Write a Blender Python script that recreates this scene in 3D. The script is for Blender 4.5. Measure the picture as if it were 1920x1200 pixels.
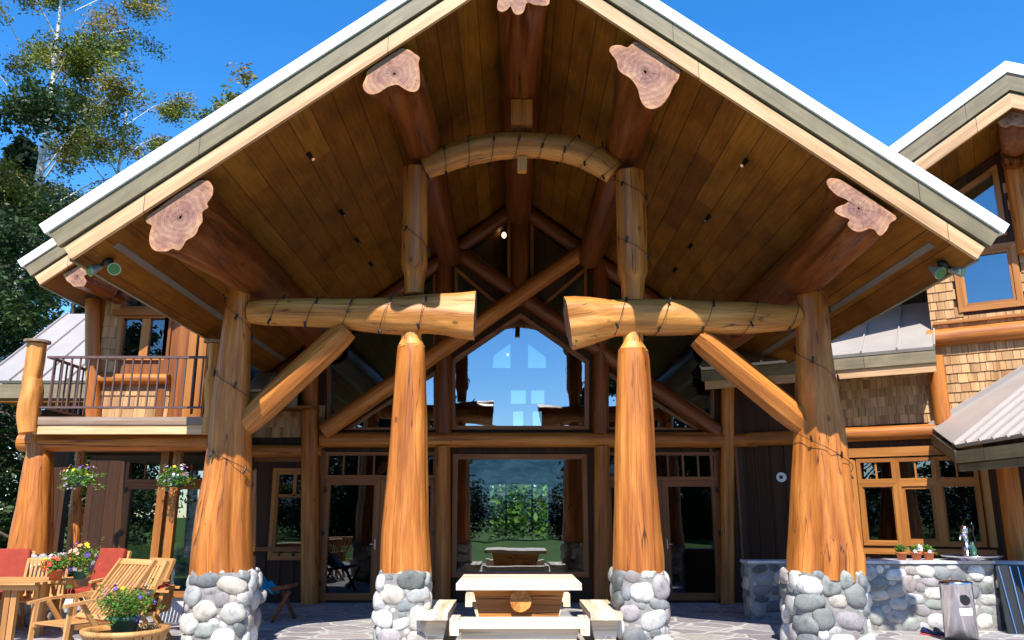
import bpy, math, random
from math import sin, cos, pi, radians, sqrt, atan2, hypot
from mathutils import Vector, Matrix, noise
from mathutils.geometry import tessellate_polygon
for o in list(bpy.data.objects): bpy.data.objects.remove(o)
S = bpy.context.scene; COL = S.collection
random.seed(11)
# ---------------------------------------------------------------- camera, world, sun, exposure
F = 1525.0; TH = math.atan(369/F); CX, CZ = -0.135, 1.55
cd = bpy.data.cameras.new('camera'); cam = bpy.data.objects.new('camera', cd); COL.objects.link(cam)
cam.location = (CX, 0, CZ); cam.rotation_euler = (pi/2+TH, 0, 0)
cd.sensor_width = 36; cd.lens = 36*F/1920; cd.clip_start = .1; cd.clip_end = 3000
S.camera = cam
SUN_EL, SUN_AZ = 50.0, -4.0
w = bpy.data.worlds.new('World'); S.world = w; w.use_nodes = True
nt = w.node_tree; bg = nt.nodes['Background']
sky = nt.nodes.new('ShaderNodeTexSky'); sky.sky_type = 'NISHITA'; sky.sun_disc = False
sky.sun_elevation = radians(SUN_EL); sky.sun_rotation = radians(180+SUN_AZ)
sky.air_density = 1.0; sky.dust_density = 0.1; sky.ozone_density = 3.0; sky.altitude = 800
hs = nt.nodes.new('ShaderNodeHueSaturation'); hs.inputs['Saturation'].default_value = 1.34; hs.inputs['Value'].default_value = 1.28
hs.inputs['Hue'].default_value = 0.503
nt.links.new(sky.outputs[0], hs.inputs['Color']); nt.links.new(hs.outputs[0], bg.inputs[0])
bg.inputs[1].default_value = 0.14
ld = bpy.data.lights.new('sun', 'SUN'); ld.energy = 4.8; ld.angle = radians(.5); ld.color = (1, .95, .86)
sun = bpy.data.objects.new('sun', ld); COL.objects.link(sun)
sun.rotation_euler = (radians(90-SUN_EL), 0, radians(SUN_AZ)); sun.location = (0, -20, 30)
S.view_settings.view_transform = 'Standard'; S.view_settings.look = 'None'
S.view_settings.exposure = 0.78; S.view_settings.gamma = 1
S.render.engine = 'CYCLES'; S.cycles.max_bounces = 8; S.cycles.transparent_max_bounces = 12

# ---------------------------------------------------------------- helpers
def ray(px, py):
    u, v = (px-960)/F, (600-py)/F
    return Vector((u, cos(TH)-v*sin(TH), sin(TH)+v*cos(TH)))
def P(px, py, Y):
    d = ray(px, py); t = Y/d.y
    return Vector((CX+d.x*t, Y, CZ+d.z*t))
class Pl:
    """a vertical wall plane: u runs along it, z up, d towards the garden"""
    def __init__(s, x, y, ang=0):
        s.o = Vector((x, y, 0)); s.x = Vector((cos(ang), sin(ang), 0)); s.n = Vector((sin(ang), -cos(ang), 0))
    def at(s, u): return s
    def pt(s, u, z, d=0): return s.o + s.x*u + s.n*d + Vector((0, 0, z))
    def px(s, px, py, d=0):
        r = ray(px, py); c = Vector((CX, 0, CZ)); o = s.o+s.n*d
        t = (o-c).dot(s.n)/r.dot(s.n); p = c+r*t
        return ((p-s.o).dot(s.x), p.z)
def lin(c): return tuple((x/12.92 if x <= .04045 else ((x+.055)/1.055)**2.4) for x in c)
class MB:
    def __init__(s): s.v = []; s.f = []; s.g = []; s.t = []; s.m = []; s.sm = []
    def add(s, vs, fs, gs, tint=(1, 1, 1), mat=0, smooth=False):
        b = len(s.v); s.v += [tuple(v) for v in vs]; s.g += [tuple(g) for g in gs]
        s.t += [tint]*len(vs) if not isinstance(tint, list) else tint
        for f in fs: s.f.append([b+i for i in f]); s.m.append(mat); s.sm.append(smooth)
    def build(s, name, mats, parent=None, **pr):
        me = bpy.data.meshes.new(name); me.from_pydata(s.v, [], s.f)
        if not isinstance(mats, (list, tuple)): mats = [mats]
        for m in mats: me.materials.append(m)
        me.polygons.foreach_set('material_index', s.m); me.polygons.foreach_set('use_smooth', s.sm)
        a = me.attributes.new('gc', 'FLOAT_VECTOR', 'POINT'); a.data.foreach_set('vector', [c for g in s.g for c in g])
        a = me.attributes.new('tint', 'FLOAT_COLOR', 'POINT'); a.data.foreach_set('color', [c for g in s.t for c in (*g, 1)])
        me.update()
        o = bpy.data.objects.new(name, me); COL.objects.link(o)
        if parent:
            o.parent = parent; o.matrix_parent_inverse = MINV(parent)
        for k, val in pr.items(): o[k] = val
        return o
    def split(s, name, mats, parent=None):
        """every box of 8 corners becomes an object of its own"""
        for i in range(0, len(s.v), 8):
            q = MB(); q.v, q.g, q.t = s.v[i:i+8], s.g[i:i+8], s.t[i:i+8]
            for f, mm in zip(s.f, s.m):
                if i <= f[0] < i+8: q.f.append([k-i for k in f]); q.m.append(mm); q.sm.append(False)
            q.build(name, mats, parent)
    # oriented box: axes a,b,c half vectors; grain along c
    def obox(s, c, a, b, cc, tint=(1, 1, 1), mat=0, taper=1):
        c, a, b, cc = map(Vector, (c, a, b, cc)); off = random.random()*40
        vs = []; gs = []
        for k in (-1, 1):
            q = taper if k > 0 else 1
            for i, j in ((-1, -1), (1, -1), (1, 1), (-1, 1)):
                vs.append(c+a*i*q+b*j*q+cc*k); gs.append((a.length*i+off, b.length*j+off, cc.length*k+off))
        s.add(vs, [(3, 2, 1, 0), (4, 5, 6, 7), (0, 1, 5, 4), (1, 2, 6, 5), (2, 3, 7, 6), (3, 0, 4, 7)], gs, tint, mat)
    def box(s, x0, x1, y0, y1, z0, z1, ax=None, **k):
        h = [(x1-x0)/2, (y1-y0)/2, (z1-z0)/2]; c = ((x0+x1)/2, (y0+y1)/2, (z0+z1)/2)
        if ax is None: ax = h.index(max(h))
        V = [Vector((h[0], 0, 0)), Vector((0, h[1], 0)), Vector((0, 0, h[2]))]
        o = {0: (1, 2, 0), 1: (2, 0, 1), 2: (0, 1, 2)}[ax]
        s.obox(c, V[o[0]], V[o[1]], V[o[2]], **k)
    def bar(s, p, q, w, h, up=(0, 0, 1), **k):
        p, q = Vector(p), Vector(q); d = (q-p); up = Vector(up)
        a = d.cross(up)
        if a.length < 1e-5: a = Vector((1, 0, 0))
        a.normalize(); b = a.cross(d).normalized()
        s.obox((p+q)/2, a*w/2, b*h/2, d/2, **k)
    # prism on a wall plane from polygon (u,z), between depths d0,d1
    def prism(s, pl, poly, d0, d1, holes=(), along='z', **k):
        loops = [list(poly)]+[list(h) for h in holes]; flat = [p for l in loops for p in l]
        tris = tessellate_polygon([[Vector((p[0], p[1], 0)) for p in l] for l in loops])
        N = len(flat); off = random.random()*50 if along != 'z0' else 0
        G = (lambda u, z, d: (u+off, d, z+off)) if along[0] == 'z' else (lambda u, z, d: (z+off, d, u+off))
        for dd, rev in ((d1, 0), (d0, 1)):
            s.add([pl.pt(u, z, dd) for u, z in flat], [tuple(t[::-1]) if rev else tuple(t) for t in tris],
                  [G(u, z, dd) for u, z in flat], **k)
        for l in loops:
            n = len(l)
            for i in range(n):
                a, b = l[i], l[(i+1) % n]
                s.add([pl.pt(*a, d0), pl.pt(*b, d0), pl.pt(*b, d1), pl.pt(*a, d1)], [(0, 1, 2, 3)],
                      [G(*a, d0), G(*b, d0), G(*b, d1), G(*a, d1)], **k)
    # round log along a path
    def log(s, pts, rads, n=28, mod=None, bump=.035, cap0=0, cap1=0, mat=0, tint=(1, 1, 1), sub=.16, profile0=None, seed=None, smooth=True, bf=1.0):
        pts = [Vector(p) for p in pts]; L = [0]
        for i in range(1, len(pts)): L.append(L[-1]+(pts[i]-pts[i-1]).length)
        tot = L[-1]; ns = max(len(pts), int(tot/sub)+1, 3)
        ss = sorted(set([round(tot*i/(ns-1), 5) for i in range(ns)]))
        def ev(t):
            for i in range(1, len(L)):
                if t <= L[i]+1e-6:
                    k = (t-L[i-1])/max(1e-9, L[i]-L[i-1]); return pts[i-1].lerp(pts[i], k), rads[i-1]*(1-k)+rads[i]*k
            return pts[-1], rads[-1]
        if len(pts) > 2: ss = sorted(set(ss+[round(x, 5) for x in L]))
        sd = random.random()*90 if seed is None else seed
        ax = (pts[-1]-pts[0]).normalized(); ref = Vector((0, 0, 1)) if abs(ax.z) < .8 else Vector((0, 1, 0))
        vs = []; gs = []; C = []
        for q, t in enumerate(ss):
            c, r = ev(t); d = (ev(min(tot, t+.02))[0]-ev(max(0, t-.02))[0]).normalized()
            a = d.cross(ref).normalized(); b = a.cross(d).normalized()
            C.append((c, t))
            for j in range(n):
                th = 2*pi*j/n; m = mod(th, t/tot) if mod else 1
                m *= 1+bump*noise.noise(Vector((cos(th)*1.3*bf, sin(th)*1.3*bf, t*.9*bf+sd)))*2+bump*.5*noise.noise(Vector((cos(th)*3, sin(th)*3, t*2.2+sd)))
                rr = r*m; vs.append(c+a*cos(th)*rr+b*sin(th)*rr); gs.append((cos(th)*rr+sd, sin(th)*rr+sd, t+sd))
        fs = []
        for q in range(len(ss)-1):
            for j in range(n):
                k = (j+1) % n; fs.append((q*n+j, q*n+k, (q+1)*n+k, (q+1)*n+j))
        s.add(vs, fs, gs, tint, mat, smooth)
        for q, cm in ((0, cap0), (len(ss)-1, cap1)):
            if cm is None: continue
            r = vs[q*n:q*n+n]; g = gs[q*n:q*n+n]; idx = list(range(n))
            s.add(r, [idx if q else idx[::-1]], [(x-sd, y-sd, .3) for x, y, z in g], tint, cm)
    def tube(s, pts, r, n=6, **k): s.log(pts, [r]*len(pts), n=n, bump=0, sub=99, **k)
    def sphere(s, c, r, n=10, m=7, fn=None, tint=(1, 1, 1), mat=0):
        c = Vector(c); R = Vector(r) if hasattr(r, '__len__') else Vector((r, r, r)); vs = []; fs = []
        for i in range(m+1):
            for j in range(n):
                a, b = pi*i/m, 2*pi*j/n; d = Vector((sin(a)*cos(b), sin(a)*sin(b), cos(a)))
                k = fn(d) if fn else 1; vs.append(c+Vector((d.x*R.x, d.y*R.y, d.z*R.z))*k)
        for i in range(m):
            for j in range(n): k = (j+1) % n; fs.append((i*n+j, (i+1)*n+j, (i+1)*n+k, i*n+k))
        s.add(vs, fs, [tuple(v-c) for v in vs], tint, mat, True)
    def lathe(s, c, prof, n=24, **k):
        c = Vector(c); vs = []; fs = []
        for r, z in prof:
            for j in range(n): vs.append(c+Vector((cos(2*pi*j/n)*r, sin(2*pi*j/n)*r, z)))
        for i in range(len(prof)-1):
            for j in range(n): q = (j+1) % n; fs.append((i*n+j, i*n+q, (i+1)*n+q, (i+1)*n+j))
        k.setdefault('smooth', True)
        s.add(vs, fs, [tuple(v-c) for v in vs], **k)
def MINV(p): return WM(p).inverted()
def WM(o):
    return (WM(o.parent) @ o.matrix_parent_inverse @ o.matrix_basis) if o.parent else o.matrix_basis.copy()
def thing(name, label, cat, loc=(0, 0, 0), group=None, rz=0):
    o = bpy.data.objects.new(name, None); COL.objects.link(o); o.location = loc; o.rotation_euler = (0, 0, rz)
    o.empty_display_size = .2; o['label'] = label; o['category'] = cat
    if group: o['group'] = group
    return o
def tag(o, label, cat, group=None):
    o['label'] = label; o['category'] = cat
    if group: o['group'] = group
    return o
def dup(root, loc, rz=0, label=None, scale=None):
    def cp(o, par):
        c = o.copy(); COL.objects.link(c)
        if par: c.parent = par; c.matrix_parent_inverse = o.matrix_parent_inverse.copy()
        for ch in list(o.children): cp(ch, c)
        return c
    r = cp(root, None); r.location = loc; r.rotation_euler = (0, 0, rz)
    if scale: r.scale = scale
    if label: r['label'] = label
    return r

# ---------------------------------------------------------------- materials
class NT:
    def __init__(s, name):
        s.m = bpy.data.materials.new(name); s.m.use_nodes = True; s.t = s.m.node_tree
        s.b = s.t.nodes['Principled BSDF']; s.out = s.t.nodes['Material Output']
    def n(s, typ, **k):
        x = s.t.nodes.new('ShaderNode'+typ)
        for a, v in k.items():
            if a.startswith('i_'):
                a = a[2:]; a = int(a) if a.isdigit() else a; x.inputs[a].default_value = v
            else: setattr(x, a, v)
        return x
    def l(s, a, b): s.t.links.new(a, b)
    def gc(s, scale=(1, 1, 1)):
        a = s.n('Attribute', attribute_name='gc'); mp = s.n('Mapping'); mp.inputs['Scale'].default_value = scale
        s.l(a.outputs['Vector'], mp.inputs[0]); return mp.outputs[0]
    def noise(s, vec, scale, detail=4, rough=.55):
        x = s.n('TexNoise'); x.inputs['Scale'].default_value = scale; x.inputs['Detail'].default_value = detail
        x.inputs['Roughness'].default_value = rough; s.l(vec, x.inputs['Vector']); return x.outputs['Fac']
    def ramp(s, fac, stops):
        x = s.n('ValToRGB'); e = x.color_ramp.elements
        while len(e) < len(stops): e.new(.5)
        for q, (p, c) in zip(e, stops): q.position = p; q.color = (*c, 1) if len(c) == 3 else c
        s.l(fac, x.inputs[0]); return x.outputs[0]
    def mul(s, a, b, fac=1, typ='MULTIPLY'):
        x = s.n('Mix', data_type='RGBA', blend_type=typ); x.inputs[0].default_value = fac
        for i, q in ((6, a), (7, b)):
            if hasattr(q, 'links'): s.l(q, x.inputs[i])
            else: x.inputs[i].default_value = (*q, 1)
        return x.outputs[2]
    def math(s, op, a, b=0, c=None):
        x = s.n('Math', operation=op)
        for i, q in enumerate((a, b) if c is None else (a, b, c)):
            if hasattr(q, 'links'): s.l(q, x.inputs[i])
            else: x.inputs[i].default_value = q
        return x.outputs[0]
    def tint(s): return s.n('Attribute', attribute_name='tint').outputs['Color']
    def bump(s, h, strength=.3, dist=.01):
        x = s.n('Bump'); x.inputs['Strength'].default_value = strength; x.inputs['Distance'].default_value = dist
        s.l(h, x.inputs['Height']); s.l(x.outputs[0], s.b.inputs['Normal'])
    def fin(s, col, rough=.5, spec=.5, coat=0, metal=0):
        if hasattr(col, 'links'): s.l(col, s.b.inputs['Base Color'])
        else: s.b.inputs['Base Color'].default_value = (*col, 1)
        s.b.inputs['Roughness'].default_value = rough; s.b.inputs['Specular IOR Level'].default_value = spec
        s.b.inputs['Coat Weight'].default_value = coat; s.b.inputs['Coat Roughness'].default_value = .3; s.b.inputs['Metallic'].default_value = metal
        return s.m
def wood(name, dark, mid, light, rough=.45, coat=.15, knots=True, streak=1.0, cracks=True):
    k = NT(name)
    a = k.noise(k.gc((9, 9, .55)), 1.6, 6, .6); b = k.noise(k.gc((40, 40, 1.4)), 1.5, 4, .6); c = k.noise(k.gc((1.2, 1.2, .5)), 1, 3)
    f = k.math('ADD', k.math('MULTIPLY', a, .62*streak), k.math('ADD', k.math('MULTIPLY', b, .2), k.math('MULTIPLY', c, .3)))
    f = k.math('SUBTRACT', f, .06+.3*(streak-1))
    col = k.ramp(f, [(.32, dark), (.5, mid), (.68, light)])
    h = k.math('ADD', b, a)
    bd = k.noise(k.gc((4.5, 4.5, .10)), 1.3, 3, .5); col = k.mul(col, k.ramp(bd, [(.36, (.66, .58, .52)), (.5, (.97, .96, .95)), (.64, (1.14, 1.16, 1.2))]), .9)
    if knots:
        v = k.n('TexVoronoi', feature='F1'); v.inputs['Scale'].default_value = 1; k.l(k.gc((2.6, 2.6, 1.6)), v.inputs['Vector'])
        kn = k.ramp(v.outputs['Distance'], [(.0, (.25, .25, .25)), (.05, (.3, .3, .3)), (.085, (1, 1, 1))]); col = k.mul(col, kn, .8)
    if cracks:
        cr = k.noise(k.gc((7, 7, .16)), 1.3, 2, .4)
        ck = k.ramp(cr, [(.0, (1, 1, 1)), (.487, (1, 1, 1)), (.5, (.12, .08, .06)), (.513, (1, 1, 1)), (1, (1, 1, 1))])
        msk = k.ramp(k.noise(k.gc((3, 3, .6)), 1.1, 2), [(.48, (0, 0, 0)), (.56, (1, 1, 1))])
        col = k.mul(col, k.mul(ck, msk, 1, 'LIGHTEN'))
    col = k.mul(col, k.tint())
    k.bump(h, .35, .012)
    return k.fin(col, rough, .4, coat)
M = {}
M['log'] = wood('oiled_cedar', (.25, .066, .009), (.46, .148, .022), (.66, .265, .055), .5, .06)
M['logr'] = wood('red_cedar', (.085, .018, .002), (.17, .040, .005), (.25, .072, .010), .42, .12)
M['pale'] = wood('pale_peeled_log', (.32, .110, .018), (.56, .225, .045), (.74, .37, .10), .5, .06)
M['trim'] = wood('trim_wood', (.16, .042, .006), (.25, .078, .012), (.32, .115, .022), .45, .1, False, 1, False)
M['teak'] = wood('teak', (.40, .17, .045), (.56, .28, .09), (.68, .38, .15), .55, .0, False, .8, False)
M['slab'] = wood('bleached_timber', (.58, .42, .26), (.80, .69, .52), (.88, .82, .69), .6, 0, True, .8, True)
M['gold'] = wood('golden_trim', (.26, .085, .014), (.38, .145, .026), (.48, .20, .045), .45, .08, False, .8, False)
M['rake'] = wood('fir_board', (.52, .29, .14), (.66, .41, .22), (.74, .49, .28), .6, 0, True, .5, False)
M['rust'] = wood('weathered_board', (.16, .10, .07), (.26, .17, .12), (.36, .26, .19), .7, 0, True, 1, False)
def cutwood():
    k = NT('burl_cut_face'); v = k.gc((1, 1, 1)); sp = k.n('SeparateXYZ'); k.l(v, sp.inputs[0])
    d = k.n('TexNoise'); d.inputs['Scale'].default_value = 4; d.inputs['Detail'].default_value = 3; k.l(v, d.inputs['Vector'])
    r = k.math('SQRT', k.math('ADD', k.math('MULTIPLY', sp.outputs[0], sp.outputs[0]), k.math('MULTIPLY', sp.outputs[1], sp.outputs[1])))
    rr = k.math('ADD', r, k.math('MULTIPLY', d.outputs['Fac'], .16))
    rg = k.math('SINE', k.math('MULTIPLY', rr, 330.0)); rg2 = k.math('SINE', k.math('MULTIPLY', rr, 95.0))
    base = k.ramp(k.noise(v, 6, 6, .7), [(.3, (.26, .13, .10)), (.5, (.44, .24, .155)), (.7, (.58, .36, .21))])
    col = k.mul(base, k.ramp(rg, [(0, (.86, .83, .83)), (.6, (1, 1, 1))])); col = k.mul(col, k.ramp(rg2, [(0, (.84, .82, .84)), (.7, (1, 1, 1))]))
    an = k.math('ARCTAN2', sp.outputs[1], sp.outputs[0])
    cr = k.math('ABSOLUTE', k.math('SINE', k.math('ADD', k.math('MULTIPLY', an, 5.5), k.math('MULTIPLY', d.outputs['Fac'], 3))))
    w_ = k.math('MULTIPLY', cr, r); lo = k.ramp(k.noise(v, 9, 2), [(.46, (0, 0, 0)), (.5, (1, 1, 1))])
    ck = k.ramp(w_, [(0, (.12, .08, .07)), (.006, (.2, .14, .12)), (.013, (1, 1, 1))]); col = k.mul(col, k.mul(ck, lo, 1, 'LIGHTEN'))
    col = k.mul(col, k.tint()); k.bump(k.math('ADD', k.noise(v, 40, 4), k.math('MULTIPLY', rg, .1)), .3, .006); return k.fin(col, .8, .2)
M['cut'] = cutwood()
def soffit():
    k = NT('soffit_boards'); a = k.n('Attribute', attribute_name='gc'); sp = k.n('SeparateXYZ'); k.l(a.outputs['Vector'], sp.inputs[0])
    bx = k.math('DIVIDE', sp.outputs[0], .30); idx = k.math('FLOOR', bx); fr = k.math('FRACT', bx)
    wn0 = k.n('TexWhiteNoise', noise_dimensions='1D'); k.l(idx, wn0.inputs['W'])
    ly = k.math('FLOOR', k.math('ADD', k.math('DIVIDE', sp.outputs[2], 2.6), k.math('MULTIPLY', wn0.outputs['Value'], 9)))
    cb = k.n('CombineXYZ'); k.l(idx, cb.inputs[0]); k.l(ly, cb.inputs[1])
    wn = k.n('TexWhiteNoise', noise_dimensions='2D'); k.l(cb.outputs[0], wn.inputs['Vector'])
    col = k.ramp(wn.outputs['Value'], [(0, (.185, .060, .0035)), (.5, (.24, .085, .006)), (1, (.31, .120, .010))])
    g = k.noise(k.gc((30, 30, 1.2)), 1.2, 5); col = k.mul(col, k.ramp(g, [(.3, (.62, .58, .55)), (.7, (1.15, 1.15, 1.15))]))
    bl = k.noise(k.gc((1, 1, .6)), 2.2, 5, .65); col = k.mul(col, k.ramp(bl, [(.35, (.5, .48, .45)), (.55, (1, 1, 1))]), .75)
    gap = k.math('LESS_THAN', fr, .03); col = k.mul(col, k.ramp(gap, [(0, (1, 1, 1)), (1, (.12, .1, .1))]))
    k.bump(k.math('ADD', k.math('MULTIPLY', k.math('SUBTRACT', 1, gap), .8), k.math('MULTIPLY', g, .2)), .5, .01)
    return k.fin(k.mul(col, k.tint()), .5, .3)
M['soffit'] = soffit()
def siding(name, c0, c1, wd):
    k = NT(name); a = k.n('Attribute', attribute_name='gc'); sp = k.n('SeparateXYZ'); k.l(a.outputs['Vector'], sp.inputs[0])
    bx = k.math('DIVIDE', sp.outputs[0], wd); wn = k.n('TexWhiteNoise', noise_dimensions='1D'); k.l(k.math('FLOOR', bx), wn.inputs['W'])
    g = k.noise(k.gc((14, 14, .8)), 1.2, 5); col = k.ramp(k.math('ADD', k.math('MULTIPLY', wn.outputs['Value'], .4), k.math('MULTIPLY', g, .6)), [(.2, c0), (.75, c1)])
    gap = k.math('LESS_THAN', k.math('FRACT', bx), .05); col = k.mul(col, k.ramp(gap, [(0, (1, 1, 1)), (1, (.15, .1, .1))]))
    k.bump(g, .3, .01); return k.fin(k.mul(col, k.tint()), .6, .3)
M['siding'] = siding('board_siding', (.030, .010, .003), (.068, .024, .007), .24)
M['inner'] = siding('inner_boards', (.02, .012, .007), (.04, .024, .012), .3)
def plain(name, c, rough=.5, metal=0, spec=.5, nz=.12, sc=6, coat=0):
    k = NT(name); f = k.noise(k.gc(), sc, 5, .6)
    col = k.mul(k.ramp(f, [(.3, tuple(x*(1-nz) for x in c)), (.7, tuple(min(1, x*(1+nz)) for x in c))]), k.tint())
    k.bump(f, .1, .004); return k.fin(col, rough, spec, coat, metal)
M['shingle'] = wood('cedar_shingle', (.34, .18, .075), (.47, .27, .125), (.57, .36, .18), .8, 0, False, 1, False)
def jointed(mat):
    t = mat.node_tree; b = t.nodes['Principled BSDF']; src = b.inputs['Base Color'].links[0].from_socket
    k = NT.__new__(NT); k.m = mat; k.t = t; k.b = b
    a = k.n('Attribute', attribute_name='gc'); sp = k.n('SeparateXYZ'); k.l(a.outputs['Vector'], sp.inputs[0])
    q = k.math('DIVIDE', sp.outputs[2], 3.3); wn = k.n('TexWhiteNoise', noise_dimensions='1D'); k.l(k.math('FLOOR', q), wn.inputs['W'])
    c = k.mul(src, k.ramp(wn.outputs['Value'], [(0, (.86, .85, .84)), (1, (1.06, 1.05, 1.04))])); g = k.math('LESS_THAN', k.math('FRACT', q), .0035)
    st = k.noise(k.gc((14, 14, 1.1)), 1.5, 4); c = k.mul(c, k.ramp(st, [(.35, (.8, .79, .77)), (.6, (1.03, 1.03, 1.03))]))
    k.l(k.mul(c, k.ramp(g, [(0, (1, 1, 1)), (1, (.3, .27, .24))])), b.inputs['Base Color']); return mat
M['fascia'] = plain('olive_grey_fascia', (.205, .165, .095), .6, nz=.2, sc=3)
jointed(M['fascia']); jointed(M['rake'])
M['white'] = plain('white_metal_flashing', (.86, .86, .86), .4, nz=.03)
M['metalroof'] = plain('grey_standing_seam', (.45, .405, .375), .42, nz=.08, sc=1.5, metal=.25)
M['gutter'] = plain('dark_gutter', (.035, .030, .026), .5)
M['vent'] = plain('soffit_vent', (.17, .145, .12), .5)
M['bronze'] = plain('bronze_rail', (.12, .07, .065), .4, nz=.2)
M['black'] = plain('black_iron', (.012, .012, .012), .45)
M['mortar'] = plain('mortar', (.25, .235, .22), .9, nz=.25, sc=14)
M['steel'] = plain('brushed_steel', (.78, .74, .76), .2, 1.0, nz=.05)
M['terracotta'] = plain('terracotta', (.50, .14, .05), .7)
M['red'] = plain('red_cushion', (.30, .034, .015), .85, nz=.15, sc=9)
M['potgreen'] = plain('green_pot', (.02, .09, .06), .4)
M['blue'] = plain('blue_tarp', (.0, .28, .48), .5)
M['teal'] = plain('teal_lamp', (.40, .55, .55), .3, .7, coat=.3)
M['plate'] = plain('white_plate', (.8, .8, .8), .4)
M['lens_grass'] = plain('lens_grass_reflection', (.09, .20, .08), .12, .3, coat=1)  # green of the reflected grass put into the lens colour
M['slate'] = plain('slate_counter', (.5, .5, .52), .5, nz=.3)
M['shoe'] = plain('navy_shoe', (.01, .02, .10), .6)
M['rubber'] = plain('pink_trim', (.75, .12, .10), .6)
def stone():
    k = NT('river_stone'); v = k.gc(); f = k.noise(v, 9, 6, .65); g = k.noise(v, 45, 3, .6)
    col = k.mul(k.tint(), k.ramp(f, [(.3, (.5, .5, .52)), (.46, (.9, .9, .9)), (.7, (1.15, 1.12, 1.08))]))
    col = k.mul(col, k.ramp(g, [(.35, (.75, .75, .75)), (.55, (1, 1, 1))]), .7)
    k.bump(k.math('ADD', f, k.math('MULTIPLY', g, .3)), .4, .012); return k.fin(col, .65, .4)
M['stone'] = stone()
def flag():
    k = NT('flagstone'); tc = k.n('TexCoord'); d = k.n('TexNoise'); d.inputs['Scale'].default_value = 1.2; k.l(tc.outputs['Object'], d.inputs['Vector'])
    v = k.mul(tc.outputs['Object'], d.outputs['Color'], .5, 'ADD')
    e = k.n('TexVoronoi', feature='DISTANCE_TO_EDGE'); e.inputs['Scale'].default_value = 2.1; k.l(v, e.inputs['Vector'])
    c = k.n('TexVoronoi', feature='F1'); c.inputs['Scale'].default_value = 2.1; k.l(v, c.inputs['Vector'])
    sc = k.n('SeparateColor'); k.l(c.outputs['Color'], sc.inputs[0])
    col = k.ramp(sc.outputs[0], [(0, (.22, .20, .22)), (.4, (.31, .27, .27)), (.7, (.38, .34, .32)), (1, (.27, .27, .29))])
    col = k.mul(col, k.ramp(k.noise(tc.outputs['Object'], 9, 6, .7), [(.3, (.65, .65, .65)), (.7, (1.2, 1.2, 1.2))]))
    mo = k.ramp(e.outputs['Distance'], [(0, (1, 1, 1)), (.035, (1, 1, 1)), (.055, (0, 0, 0))])
    x = k.n('Mix', data_type='RGBA'); k.l(mo, x.inputs[0]); k.l(col, x.inputs[6]); x.inputs[7].default_value = (.46, .44, .41, 1)
    k.bump(k.ramp(e.outputs['Distance'], [(.0, (0, 0, 0)), (.08, (1, 1, 1))]), .6, .02); return k.fin(x.outputs[2], .65, .4)
M['flag'] = flag()
def grass():
    k = NT('lawn'); tc = k.n('TexCoord')
    f = k.noise(tc.outputs['Object'], .35, 6, .7); g = k.noise(tc.outputs['Object'], 12, 4)
    col = k.ramp(k.math('ADD', k.math('MULTIPLY', f, .6), k.math('MULTIPLY', g, .4)), [(.3, (.035, .085, .012)), (.7, (.10, .19, .03))])
    k.bump(g, .6, .05); return k.fin(col, .9, .1)
M['grass'] = grass()
def leaf(name, c0, c1, trans=.25):
    k = NT(name); g = k.noise(k.gc(), .9, 3); col = k.mul(k.ramp(g, [(.3, c0), (.7, c1)]), k.tint())
    k.fin(col, .55, .35)
    t = k.n('BsdfTranslucent'); k.l(col, t.inputs[0]); mx = k.n('MixShader'); mx.inputs[0].default_value = trans
    k.l(k.b.outputs[0], mx.inputs[1]); k.l(t.outputs[0], mx.inputs[2]); k.l(mx.outputs[0], k.out.inputs[0]); return k.m
M['birchleaf'] = leaf('birch_leaves', (.11, .155, .014), (.22, .22, .026))
M['darkleaf'] = leaf('dark_leaves', (.016, .040, .010), (.045, .08, .014))
M['conleaf'] = leaf('conifer_needles', (.008, .022, .010), (.020, .042, .014))
M['plant'] = leaf('potted_leaves', (.07, .16, .02), (.16, .30, .04))
M['hedge'] = leaf('hedge_leaves', (.05, .14, .015), (.13, .26, .03))
M['petal'] = leaf('petals', (1, 1, 1), (1, 1, 1), .2)
M['bark'] = wood('bark', (.05, .035, .025), (.10, .07, .05), (.16, .12, .09), .9, 0, False, 1, False)
def birch():
    k = NT('birch_bark'); f = k.noise(k.gc((1.5, 1.5, 9)), 1.5, 4); col = k.ramp(f, [(.33, (.08, .07, .06)), (.42, (.55, .52, .46)), (.7, (.72, .68, .60))])
    return k.fin(col, .7, .2)
M['birch'] = birch()
def glass(name, fac, tr):
    k = NT(name); g = k.n('BsdfGlossy'); g.inputs['Roughness'].default_value = 0; g.inputs[0].default_value = (.86, .93, 1, 1)
    t = k.n('BsdfTransparent'); t.inputs[0].default_value = (*tr, 1); mx = k.n('MixShader'); mx.inputs[0].default_value = fac
    tc = k.n('TexCoord'); nz = k.noise(tc.outputs['Object'], .9, 2); b = k.n('Bump'); b.inputs['Strength'].default_value = .05; b.inputs['Distance'].default_value = .06
    k.l(nz, b.inputs['Height']); k.l(b.outputs[0], g.inputs['Normal'])
    k.l(t.outputs[0], mx.inputs[1]); k.l(g.outputs[0], mx.inputs[2]); k.l(mx.outputs[0], k.out.inputs[0]); return k.m
M['glass'] = glass('window_glass', .31, (.60, .64, .62))
M['glassd'] = glass('dark_glass', .13, (.30, .32, .32))
M['glassb'] = glass('rear_glass', .10, (.42, .44, .44)); M['glasss'] = glass('sky_glass', .26, (.1, .1, .1))
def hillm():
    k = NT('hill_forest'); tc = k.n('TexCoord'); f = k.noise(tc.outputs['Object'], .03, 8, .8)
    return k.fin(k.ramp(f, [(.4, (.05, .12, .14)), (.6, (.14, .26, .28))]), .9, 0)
M['hill'] = hillm()

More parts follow.
